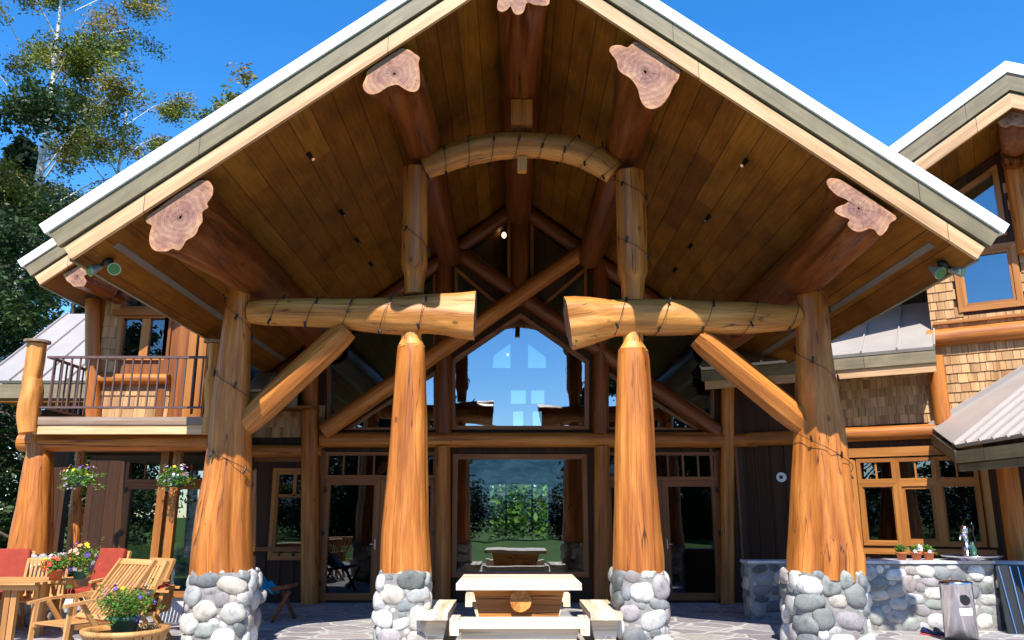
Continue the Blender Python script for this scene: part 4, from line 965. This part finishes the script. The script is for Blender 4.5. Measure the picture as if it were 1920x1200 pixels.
# sink tray, tap, bottle
p = P(1822, 1050, 12.25); t = thing('basin', 'round steel basin with tall tap on the stone counter', 'sink', (p.x, 12.25, .94))
m = MB(); m.lathe((p.x, 12.25, .94), [(0, .0), (.30, .0), (.36, .04), (.40, .06), (.40, .07), (.35, .065), (.28, .03), (0, .025)], n=36); m.build('dish', M['steel'], t)
q = P(1814, 1040, 12.3); m = MB(); m.lathe((q.x, 12.3, .97), [(0, 0), (.055, 0), (.055, .18), (.035, .2), (.035, .34), (.05, .35), (.05, .42), (.02, .46), (0, .46)], n=18); m.tube([(q.x, 12.3, 1.27), (q.x-.1, 12.24, 1.29), (q.x-.12, 12.23, 1.22)], .014, 8); m.build('tap', M['steel'], t)
q2 = P(1822, 1040, 12.2); m = MB(); m.lathe((q2.x+.03, 12.2, .975), [(0, 0), (.045, 0), (.045, .13), (.02, .18), (.02, .22), (0, .22)], n=14); b_ = m.build('bottle', M['potgreen'], None); tag(b_, 'green bottle standing beside the tap', 'bottle')
# bin
p = P(1803, 1185, 11.0); bx, by = p.x+.02, 11.05; t = thing('waste_bin', 'round brushed steel bin with hole in its side before the stone wall', 'bin', (bx, by, 0))
bh_ = P(1803, 1090, 11.0).z; R_ = .195
m = MB(); m.lathe((bx, by, 0), [(0, .03), (R_, .03), (R_, bh_-.05), (R_+.006, bh_-.045), (R_+.006, bh_-.01), (R_-.01, bh_), (R_-.05, bh_+.015), (0, bh_+.02)], n=48); m.build('body', M['steel'], t)
m = MB(); m.lathe((bx, by, 0), [(R_+.004, 0), (R_+.006, .035), (0, .035)], n=40); m.build('foot_ring', M['black'], t)
def disc(m, c, n, r, k=24, th=.012, mat=0):
    c, n = Vector(c), Vector(n).normalized(); a = n.cross(Vector((0, 0, 1))).normalized() if abs(n.z) < .9 else Vector((1, 0, 0)); b = a.cross(n)
    m.log([c-n*th, c], [r, r], n=k, bump=0, sub=9, smooth=False)
m = MB(); disc(m, (bx, by-R_-.004, bh_-.22), (0, -1, 0), .062, th=.02); m.build('opening', M['black'], t)
m = MB(); vs = []
for i in range(7):
    a = radians(-90-24+8*i); vs += [(bx+cos(a)*(R_+.004), by+sin(a)*(R_+.004), bh_-.40), (bx+cos(a)*(R_+.004), by+sin(a)*(R_+.004), bh_-.31)]
m.add(vs, [(2*i, 2*i+2, 2*i+3, 2*i+1) for i in range(6)], vs); m.build('label_plate', M['plate'], t)
def shoe(x, y, rz, lab):
    t = thing('shoe', lab, 'shoe', (x, y, 0), 'pair of shoes beside the steel bin'); m = MB(); Mx = Matrix.Rotation(rz, 3, 'Z')
    pr = [(-.13, .032, .045), (-.10, .038, .085), (-.04, .036, .075), (.03, .042, .055), (.09, .045, .045), (.13, .028, .035)]
    vs = []; n = 12
    for l, wd_, h in pr:
        for j in range(n):
            a = 2*pi*j/n; v = Mx @ Vector((l, cos(a)*wd_, .015+max(0, h*(.5+.5*sin(a))))); vs.append((x+v.x, y+v.y, v.z))
    m.add(vs, [(i*n+j, i*n+(j+1) % n, (i+1)*n+(j+1) % n, (i+1)*n+j) for i in range(5) for j in range(n)]+[tuple(range(n))[::-1], tuple(range(5*n, 6*n))], vs, smooth=True); m.build('upper', M['shoe'], t)
    m = MB(); d = Mx @ Vector((1, 0, 0)); c = Vector((x, y, .01)); m.bar(c-d*.13, c+d*.13, .085, .02); m.build('sole', M['rubber'], t)
shoe(P(1757,1185,11.3).x+.05, 11.62, radians(-75), 'left navy shoe beside the steel bin'); shoe(P(1775,1185,11.3).x+.05, 11.60, radians(-95), 'right navy shoe nearest the steel bin')

# ---------------------------------------------------------------- lamps on the porch roof
def floodlight(x, y, lab, s):
    z = soffz(x)-.01; t = thing('floodlight', lab, 'floodlight', (x, y, z), 'twin floodlights at the eave corners')
    m = MB(); m.lathe((x, y, z-.05), [(0, 0), (.06, 0), (.06, .07), (0, .07)], n=18); m.tube([(x, y, z-.03), (x-.11, y-.02, z-.09)], .015); m.tube([(x, y, z-.03), (x+.11, y-.02, z-.09)], .015); m.build('mount', M['black'], t)
    for dx, dr in ((-.13, Vector((-.5*s-.2, -.7, -.6))), (.13, Vector((.5-.3*s, -.8, -.35)))):
        dr.normalize(); c = Vector((x+dx*.9, y-.03, z-.10)); m = MB(); m.log([c-dr*.07, c-dr*.02, c+dr*.06, c+dr*.085], [.028, .04, .07, .072], n=20, bump=0, sub=9); h = m.build('lamp_head', M['teal'], t)
        m = MB(); disc(m, c+dr*.09, dr, .062); m.build('lens', M['lens_grass'], h)
floodlight(P(205,470,8.95).x, 8.95, 'twin floodlight, grass reflection coloured into its lenses, under the left eave corner', 1); floodlight(P(1766,480,8.95).x, 8.95, 'twin floodlight, grass reflection coloured into its lenses, under the right eave corner', -1)
def on_soffit(px, py):
    r = ray(px, py); s_ = -1 if px < 975 else 1
    # z = ZE+SL*(HW - s x)
    t = (ZE+SL*HW-CZ-SL*s_*CX)/(r.z+SL*s_*r.x); return Vector((CX, 0, CZ))+r*t
for i, (px, py, lb) in enumerate(((578,288,'front'),(638,395,'second'),(667,447,'third'),(693,492,'rearmost'),(1400,300,'front'),(1330,405,'second'),(1297,458,'third'),(1268,503,'rearmost'))):
    c = on_soffit(px, py); s_ = -1 if px < 975 else 1; n = Vector((-s_*SL, 0, -1)).normalized(); c -= n*.0
    t = thing('spotlight', '%s small dark spotlight on the %s soffit, counted from the front' % (lb, 'left' if s_ < 0 else 'right'), 'spotlight', tuple(c), 'small spotlights on the porch soffit')
    m = MB(); disc(m, c+n*.02, n, .036, 16, .02); m.build('base', M['black'], t)
    m = MB(); a = c+n*.05; d = Vector((s_*-.5, -.3, -.55)).normalized(); m.log([a-d*.045, a+d*.07], [.024, .031], n=14, bump=0, sub=9); hd = m.build('lamp_head', M['black'], t)
    m = MB(); disc(m, a+d*.073, d, .022, 14, .01); m.build('lens', M['steel'], hd)
# round plate on dark wall
c = RW.pt(*RW.px(1466, 895), .06); m = MB(); disc(m, c, RW.n, .09, 24, .05); o = m.build('wall_lamp', M['plate']); tag(o, 'round white wall lamp on the dark board wall', 'wall lamp')
m = MB(); disc(m, c+RW.n*.012, RW.n, .035, 16, .01); m.build('lamp_center', M['black'], o)

# ---------------------------------------------------------------- picnic table and benches
def slabtable(name, lab, cat, cx, cy, wx, wy, h, th, dirn, mat='slab', leg=True, group=None):
    t = thing(name, lab, cat, (cx, cy, 0), group)
    m = MB(); nb_ = max(1, int(min(wx, wy)/.32)); ax = 0 if wx > wy else 1
    for i in range(nb_):
        if dirn == 0: a = cy-wy/2+wy*i/nb_; m.box(cx-wx/2, cx+wx/2, a+.004, a+wy/nb_-.004, h-th, h, ax=0)
        else: a = cx-wx/2+wx*i/nb_; m.box(a+.004, a+wx/nb_-.004, cy-wy/2, cy+wy/2, h-th, h, ax=1)
    m.build('top', M[mat], t)
    return t
tx = (P(857,1100,10.15).x+P(1089,1100,10.15).x)/2
t = slabtable('picnic_table', 'heavy bleached timber picnic table between the inner porch posts', 'table', tx, 11.0, 1.50, 1.65, .775, .075, 0)
for yy, nm in ((10.42, 1), (11.55, 2)):
    m = MB(); pl = Pl(tx, yy); m.prism(pl, [(-.42, .12), (.42, .12), (.56, .70), (-.56, .70)], -.10, 0, along='x'); m.build('leg', M['pale'], t)
m = MB(); m.log([(tx+.02, 10.30, .57), (tx+.02, 11.75, .57)], [.13, .13], n=24, cap0=1, cap1=1); m.build('stretcher', M['pale'], t)
m = MB(); m.bar((tx-.42, 10.36, .06), (tx+.42, 10.36, .06), .1, .12); m.bar((tx-.42, 11.6, .06), (tx+.42, 11.6, .06), .1, .12); m.split('foot', M['pale'], t)
def bench(cx, cy, L, horiz, lab):
    t = thing('bench', lab, 'bench', (cx, cy, 0), 'timber benches around the picnic table')
    m = MB()
    if horiz: m.box(cx-L/2, cx+L/2, cy-.19, cy+.19, .37, .45, ax=0)
    else: m.box(cx-.19, cx+.19, cy-L/2, cy+L/2, .37, .45, ax=1)
    m.build('seat', M['slab'], t)
    if horiz:
        m = MB(); m.prism(Pl(cx, cy-.09), [(-.55, 0), (.55, 0), (.66, .37), (-.66, .37)], -.14, 0, along='x'); m.build('leg', M['slab'], t)
        for s_ in (-1, 1): m = MB(); m.box(cx+s_*(L/2+.05)-.05, cx+s_*(L/2+.05)+.05, cy-.2, cy+.2, .30, .47, ax=1); m.build('end_block', M['slab'], t)
    else:
        for s_ in (-1, 1): m = MB(); m.prism(Pl(cx, cy+s_*(L/2-.2)), [(-.10, 0), (.10, 0), (.17, .37), (-.17, .37)], -.12, 0, along='x'); m.build('leg', M['slab'], t)
        m = MB(); m.bar((cx, cy-L/2+.2, .12), (cx, cy+L/2-.2, .12), .12, .1); m.build('stretcher', M['slab'], t)
bench(tx, 9.55, 1.32, True, 'bleached bench in front of the picnic table'); bench(tx-1.03, 10.9, 1.6, False, 'bench along the left side of the picnic table'); bench(tx+1.03, 10.9, 1.6, False, 'bench along the right side of the picnic table'); bench(tx, 12.45, 1.3, True, 'shaded bench behind the picnic table')

# ---------------------------------------------------------------- terrace furniture at left
def slatchair(name, lab, x, y, rz, cushion=False, recl=.35, ht=.95, group=None, wd_=.56):
    t = thing(name, lab, 'chair', (x, y, 0), group, rz); R = Matrix.Rotation(rz, 3, 'Z'); O = Vector((x, y, 0))
    W = lambda a, b, c: O+R @ Vector((a, b, c))   # +x = facing direction
    h = wd_/2; up = lambda v: tuple(R @ Vector(v))
    m = MB()
    for i in range(8): a = -.22+.065*i; m.bar(W(a, -h+.03, .42-.02*(i < 2)), W(a, h-.03, .42-.02*(i < 2)), .05, .02, up=up((0, 0, 1)))
    m.bar(W(-.25, -h+.03, .40), W(.27, -h+.03, .40), .03, .05); m.bar(W(-.25, h-.03, .40), W(.27, h-.03, .40), .03, .05); m.build('seat', M['teak'], t)
    m = MB(); b0 = Vector((-.24, 0, .42)); b1 = Vector((-.24-recl, 0, ht)); n_ = 9
    for i in range(n_): b = -h+.06+(2*h-.12)*i/(n_-1); m.bar(W(b0.x, b, b0.z), W(b1.x, b, b1.z), .032, .018, up=up((1, 0, .3)))
    m.bar(W(b1.x, -h, b1.z), W(b1.x, h, b1.z), .03, .075, up=up((-recl, 0, ht-.42))); m.bar(W(b0.x, -h, b0.z+.03), W(b0.x, h, b0.z+.03), .03, .05, up=up((-recl, 0, ht-.42)))
    for s_ in (-1, 1): m.bar(W(b0.x, s_*h, b0.z-.02), W(b1.x, s_*h, b1.z+.03), .035, .045, up=up((1, 0, .3)))
    m.build('backrest', M['teak'], t)
    for s_ in (-1, 1):
        m = MB(); pts = [W(-.36, s_*(h+.02), .66), W(-.15, s_*(h+.02), .675), W(.1, s_*(h+.03), .66), W(.32, s_*(h+.02), .63)]
        for i in range(3): m.bar(pts[i], pts[i+1]+(pts[i+1]-pts[i])*.03, .065, .028)
        m.build('armrest', M['teak'], t)
        for a0, a1 in ((-.34, .12), (.28, -.22)):
            m = MB(); m.bar(W(a0, s_*h, 0), W(a1 if a0 < 0 else .24, s_*h, .64 if a0 > 0 else .64), .035, .045); m.build('leg', M['teak'], t)
    if cushion:
        m = MB(); m.obox(W(.02, 0, .48), R @ Vector((.26, 0, 0)), R @ Vector((0, h-.04, 0)), Vector((0, 0, .045))); v = (b1-b0); c = b0+v*.55+Vector((.05, 0, .04))
        m.obox(W(c.x, c.y, c.z), R @ Vector((.045, 0, .02)), R @ Vector((0, h-.02, 0)), R @ (v*.5), taper=.95); o = m.build('cushion', M['red'], t)
        md = o.modifiers.new('bevel', 'BEVEL'); md.width = .03; md.segments = 3
    return t
G1 = 'slatted teak chairs round the terrace table'
def XP(px, py, Y): return P(px, py, Y).x
slatchair('deck_chair', 'large reclining teak armchair with tall slatted back, nearest the camera', XP(140,1140,9.5), 9.5, radians(238), recl=.48, ht=1.02, group=G1, wd_=.66)
slatchair('deck_chair', 'teak armchair standing behind the flower tub', XP(205,1140,10.2), 10.2, radians(245), recl=.30, ht=.98, group=G1)
slatchair('deck_chair', 'empty teak chair in front of the left doors', XP(250,1080,12.1), 12.1, radians(235), recl=.2, ht=.92, group=G1)
slatchair('deck_chair', 'teak chair behind the table, partly hidden by the red potted plant', XP(66,1080,11.95), 11.98, radians(-84), recl=.12, ht=.93, group=G1)
slatchair('cushioned_chair', 'red cushioned chair at the left edge of the picture', XP(10,1060,12.1), 12.05, radians(-75), True, .15, 1.02)
slatchair('cushioned_chair', 'red cushioned chair behind the purple flowers', XP(180,1060,12.8), 12.75, radians(-110), True, .15, 1.0)
slatchair('cushioned_chair', 'red cushioned armchair behind the front flower tub', XP(262,1130,10.6), 10.7, radians(190), True, .04, .66)
t = thing('terrace_table', 'long teak table with pots of flowers on the left terrace', 'table', (XP(30,1085,11.3), 11.3, 0))
x0, x1 = XP(-120,1085,11.3), XP(128,1085,11.3); m = MB()
for i in range(9): a = 10.78+.115*i; e = .12*abs(i-4)/4; m.box(x0+e, x1-e*1.2, a, a+.108, .71, .74, ax=0)
m.box(x0+.1, x1-.15, 10.86, 10.9, .64, .70, ax=0); m.box(x0+.1, x1-.15, 11.7, 11.74, .64, .70, ax=0); m.build('top', M['teak'], t)
for lx in (XP(32,1100,11.1), XP(60,1100,11.3), x0+.3):
    for ly in (10.95, 11.6): m = MB(); m.bar((lx, ly, 0), (lx, ly, .7), .07, .07, up=(0, 1, 0)); m.build('leg', M['teak'], t)
potplant('flower_pot', 'terracotta pot of red geraniums on the teak table', XP(105,1075,11.2), 11.2, .74, .10, .14, 'terracotta', 420, [REDc, REDc, REDc, REDc, YEL], 61, .03, 2.0, 1.1, fl=12)
potplant('flower_pot', 'tall mixed flower arrangement behind the geranium pot', XP(148,1065,11.35), 11.4, .74, .10, .12, 'potgreen', 520, [PUR, (.8, .3, .12), YEL, WHT, (.8, .4, .3)], 63, .024, 2.1, 2.4, fl=30)
# half-barrel planter at the front
cx_, cy_ = XP(231,1190,8.9), 8.95; t = thing('planter_tub', 'round wooden tub in the left foreground filled with purple and yellow flowers', 'planter', (cx_, cy_, 0))
m = MB(); n = 26
for i in range(n):
    a = 2*pi*(i+.5)/n; c = Vector((cx_+cos(a)*.36, cy_+sin(a)*.36, .20)); m.obox(c, Vector((-sin(a), cos(a), 0))*.041, Vector((cos(a), sin(a), 0))*.014, Vector((cos(a)*.03, sin(a)*.03, .2)))
m.build('tub', M['teak'], t)
m = MB(); m.lathe((cx_, cy_, 0), [(.355, .38), (.425, .38), (.43, .43), (.36, .43), (.355, .38)], n=40); m.build('rim', M['teak'], t)
m = MB(); m.lathe((cx_, cy_, 0), [(0, .34), (.35, .34)], n=30); m.build('soil', M['bark'], t)
potplant('flower_pot', 'green pot overflowing with pansies standing in the wooden tub', cx_-.02, cy_, .345, .15, .2, 'potgreen', 1700, [PUR, PUR, PUR, YEL, PNK, (.5, .3, .65)], 77, .020, 2.2, 1.35, fl=22)
# blue tarp over a wooden sawhorse behind the left pier
c = P(500, 1090, 13.2); t = thing('lounger', 'low wooden lounger in the shade behind the leftmost pier', 'lounger', (c.x, 13.2, 0))
m = MB(); m.bar((c.x-.5, 13.2, .38), (c.x+.42, 13.2, .52), .5, .05); m.build('seat', M['logr'], t)
for q in (-.3, .3): m = MB(); m.bar((c.x+q-.12, 12.98, 0), (c.x+q+.12, 12.98, .45), .05, .05); m.build('leg', M['logr'], t); m = MB(); m.bar((c.x+q+.12, 13.42, 0), (c.x+q-.12, 13.42, .45), .05, .05); m.build('leg', M['logr'], t)
m = MB(); vs = []; n = 16
for i in range(n+1):
    for j in range(n+1):
        u, v = i/n, j/n; x = c.x-.45+.62*u; y = 12.9+.6*v; h = .46+.32*math.exp(-((u-.25)**2+(v-.5)**2)*5)+.09*noise.noise(Vector((u*6, v*6, 1)))-.25*max(0, u-.8)
        vs.append((x, y, h))
m.add(vs, [(i*(n+1)+j, i*(n+1)+j+1, (i+1)*(n+1)+j+1, (i+1)*(n+1)+j) for i in range(n) for j in range(n)], vs); o = m.build('tarp', M['blue']); tag(o, 'crumpled bright blue cloth heaped on the lounger behind the leftmost pier', 'cloth')
md = o.modifiers.new('thick', 'SOLIDIFY'); md.thickness = .012

# ---------------------------------------------------------------- trees
def tree(name, lab, base, h, kind, seed, group=None, nleaf=9000, rx=3.2, z0=.25, top=1.0, leafs=.13, lean=0):
    rnd = random.Random(seed); B = Vector(base); t = thing(name, lab, 'tree', tuple(B), group)
    m = MB(); tp = [B+Vector((lean*k*h+sin(k*7+seed)*.12, cos(k*5+seed)*.12, k*h)) for k in [i/9 for i in range(10)]]
    r0 = h*(.011 if kind == 'birch' else .014); m.log(tp, [r0*(1-.9*i/9)+.01 for i in range(10)], n=10, bump=.08, sub=.8)
    L = MB(); tips = []
    if kind == 'conifer':
        nw = int(h*2.6)
        for i in range(nw):
            k = z0+(1-z0)*i/nw; R = rx*(1-k)**.8*rnd.uniform(.75, 1.1)+.12; ph = rnd.uniform(0, 6.3); nb2 = 6
            for j in range(nb2):
                a = ph+2*pi*j/nb2+rnd.uniform(-.3, .3); p0 = tp[min(9, int(k*9))].lerp(tp[min(9, int(k*9)+1)], k*9-int(k*9)); e = p0+Vector((cos(a)*R, sin(a)*R, -.25*R+rnd.uniform(-.1, .2)))
                m.tube([p0, e], .025, 4); tips.append((p0, e))
        for p0, e in tips:
            for _ in range(max(3, nleaf//len(tips))):
                k = rnd.uniform(.1, 1); p = p0.lerp(e, k); w_ = .34*(1-k)*(e-p0).length*.5+.1; q = p+Vector((rnd.gauss(0, w_*.5), rnd.gauss(0, w_*.5), rnd.uniform(-.28, .06)))
                leaves(L, q, (.05, .05, .05), 1, leafs, rnd, tv=.4)
        lm = 'conleaf'
    else:
        nlimb = 20 if kind == 'birch' else 24
        for i in range(nlimb):
            k = z0+(.97-z0)*(i+rnd.random()*.6)/nlimb; a = rnd.uniform(0, 2*pi); ii = min(8, int(k*9)); p0 = tp[ii].lerp(tp[ii+1], k*9-ii)
            ln = rx*(1.0-(abs(k-.5)*1.1)**1.6)*rnd.uniform(.65, 1.15); up = .55+.5*(k) if kind == 'birch' else .35
            e = p0+Vector((cos(a)*ln, sin(a)*ln, ln*up)); mid = p0.lerp(e, .5)+Vector((0, 0, ln*.10)); bq = .26 if kind == 'birch' else .42; m.log([p0, mid, e], [r0*bq*(1-k*.6), r0*bq*.6*(1-k*.6), .010], n=6, bump=.05, sub=2)
            for _ in range(6):
                q0 = p0.lerp(e, rnd.uniform(.35, 1)); a2 = a+rnd.uniform(-1.3, 1.3); l2 = ln*rnd.uniform(.25, .5); q1 = q0+Vector((cos(a2)*l2, sin(a2)*l2, l2*rnd.uniform(-.35, .5))); m.tube([q0, q1], .014, 4); tips.append((q0, q1))
        for q0, q1 in tips:
            tt = rnd.uniform(.6, 1.25); warm = rnd.random() < .25
            for _ in range(nleaf//len(tips)):
                p = q0.lerp(q1, rnd.uniform(.1, 1.12)); rr = .34 if kind == 'birch' else .5; q = p+Vector((rnd.gauss(0, rr*.6), rnd.gauss(0, rr*.6), rnd.gauss(-.12, rr*.5)))
                leaves(L, q, (.03, .03, .03), 1, leafs, rnd, tint=tt, tv=.3)
                if warm and kind == 'birch': L.t[-4:] = [(c[0]*1.7, c[1]*1.1, c[2]) for c in L.t[-4:]]
        lm = 'birchleaf' if kind == 'birch' else 'darkleaf'
    m.build('trunk', M['birch' if kind == 'birch' else 'bark'], t); L.build('crown', M[lm], t); return t
bX = P(85, 300, 26)
tree('birch_tree', 'tall white-trunked birch with yellowing leaves above the left roof', (bX.x-.3, 26, 0), 21.5, 'birch', 3, nleaf=42000, rx=3.8, z0=.34, leafs=.062)
tree('birch_tree', 'second slim birch stem leaning right beside the tall birch', (bX.x+1.2, 27.5, 0), 16.5, 'birch', 8, nleaf=30000, rx=3.3, z0=.34, leafs=.065, lean=.03)
tree('broadleaf_tree', 'dark leafy tree at the left edge of the picture', (P(10,500,24).x-1.2, 24, 0), 15.0, 'broad', 5, nleaf=34000, rx=4.0, z0=.08, leafs=.095)
tree('broadleaf_tree', 'shorter dark tree between the birch and the balcony roof', (P(60,600,21).x+.6, 21.5, 0), 9.5, 'broad', 15, nleaf=30000, rx=3.4, z0=.03, leafs=.085)
tree('conifer_tree', 'dark conifer filling the far left background', (P(0,700,30).x-1, 31, 0), 17, 'conifer', 12, nleaf=12000, rx=4.6, z0=.04, leafs=.2)
tree('conifer_tree', 'slender dark conifer low behind the balcony corner post', (P(95,800,22).x+.3, 23.5, 0), 8.5, 'conifer', 17, nleaf=9000, rx=2.8, z0=.03, leafs=.16)
tp_ = P(428, 195, 34); tree('birch_tree', 'birch top just peeping over the left rake of the porch roof', (tp_.x, 34, 0), tp_.z+.3, 'birch', 21, nleaf=7000, rx=3.0, z0=.5, leafs=.12)
# garden behind the camera (seen in the windows) and behind the house
T1 = tree('broadleaf_tree', 'big broadleaf tree across the lawn, mirrored in the windows', (-26, -42, 0), 15, 'broad', 31, nleaf=12000, rx=5.5, z0=.05, leafs=.26, group='trees across the lawn')
T2 = tree('conifer_tree', 'big conifer across the lawn, mirrored in the windows', (19, -40, 0), 19, 'conifer', 33, nleaf=9000, rx=5, z0=.03, leafs=.3, group='trees across the lawn')
T1['label'] = T2['label'] = 'tree across the lawn, mirrored in the windows'
rnd = random.Random(4)
for i, (x, y, s_) in enumerate(((-10.5,-36,.9),(11.5,-37,.9),(-12.5,-36,.9),(15,-36,.9),(-17,-46,.9),(-35,-38,1.1),(-44,-30,1.2),(-52,-18,1.1),(-13,-52,.7),(14,-50,.75),(27,-44,1.05),(36,-36,1.1),(46,-28,1.2),(54,-14,1.1),(-22,-55,1.0),(24,-56,1.0),(-40,-46,1.2),(42,-44,1.2))):
    d_ = dup(T1 if i % 3 else T2, (x, y, 0), rnd.uniform(0, 6), None, (s_,)*3)
m = MB(); rnd = random.Random(9)
for i in range(120): leaves(m, (-12+24*i/119+rnd.uniform(-.5, .5), 46+rnd.uniform(-1.5, 3), 1.2+rnd.random()*2.0), (1.5, 1.4, 1.5), 170, .24, rnd, tint=1.1, tv=.6)
o = m.build('hedge', M['hedge'], None); tag(o, 'bright green shrubbery behind the house, seen through its windows', 'hedge')

for x_, y_, s_ in ((-5.3,-30,.64),(5.5,-30,.62),(-10.5,-31,.85),(10.8,-31,.8)): dup(T2, (x_, y_, 0), x_, None, (s_,)*3)
m = MB(); rnd = random.Random(19)
for i in range(110):
    x = -30+60*i/109; leaves(m, (x+rnd.uniform(-.3, .3), -24+rnd.uniform(-1, 1), 1.7+rnd.uniform(-.6, .5)), (.9, .9, 1.9), 620, .11, rnd, tint=.35, shell=.1)
o = m.build('hedge', M['darkleaf'], None); tag(o, 'dark hedge along the far side of the lawn, mirrored low in the windows', 'hedge')
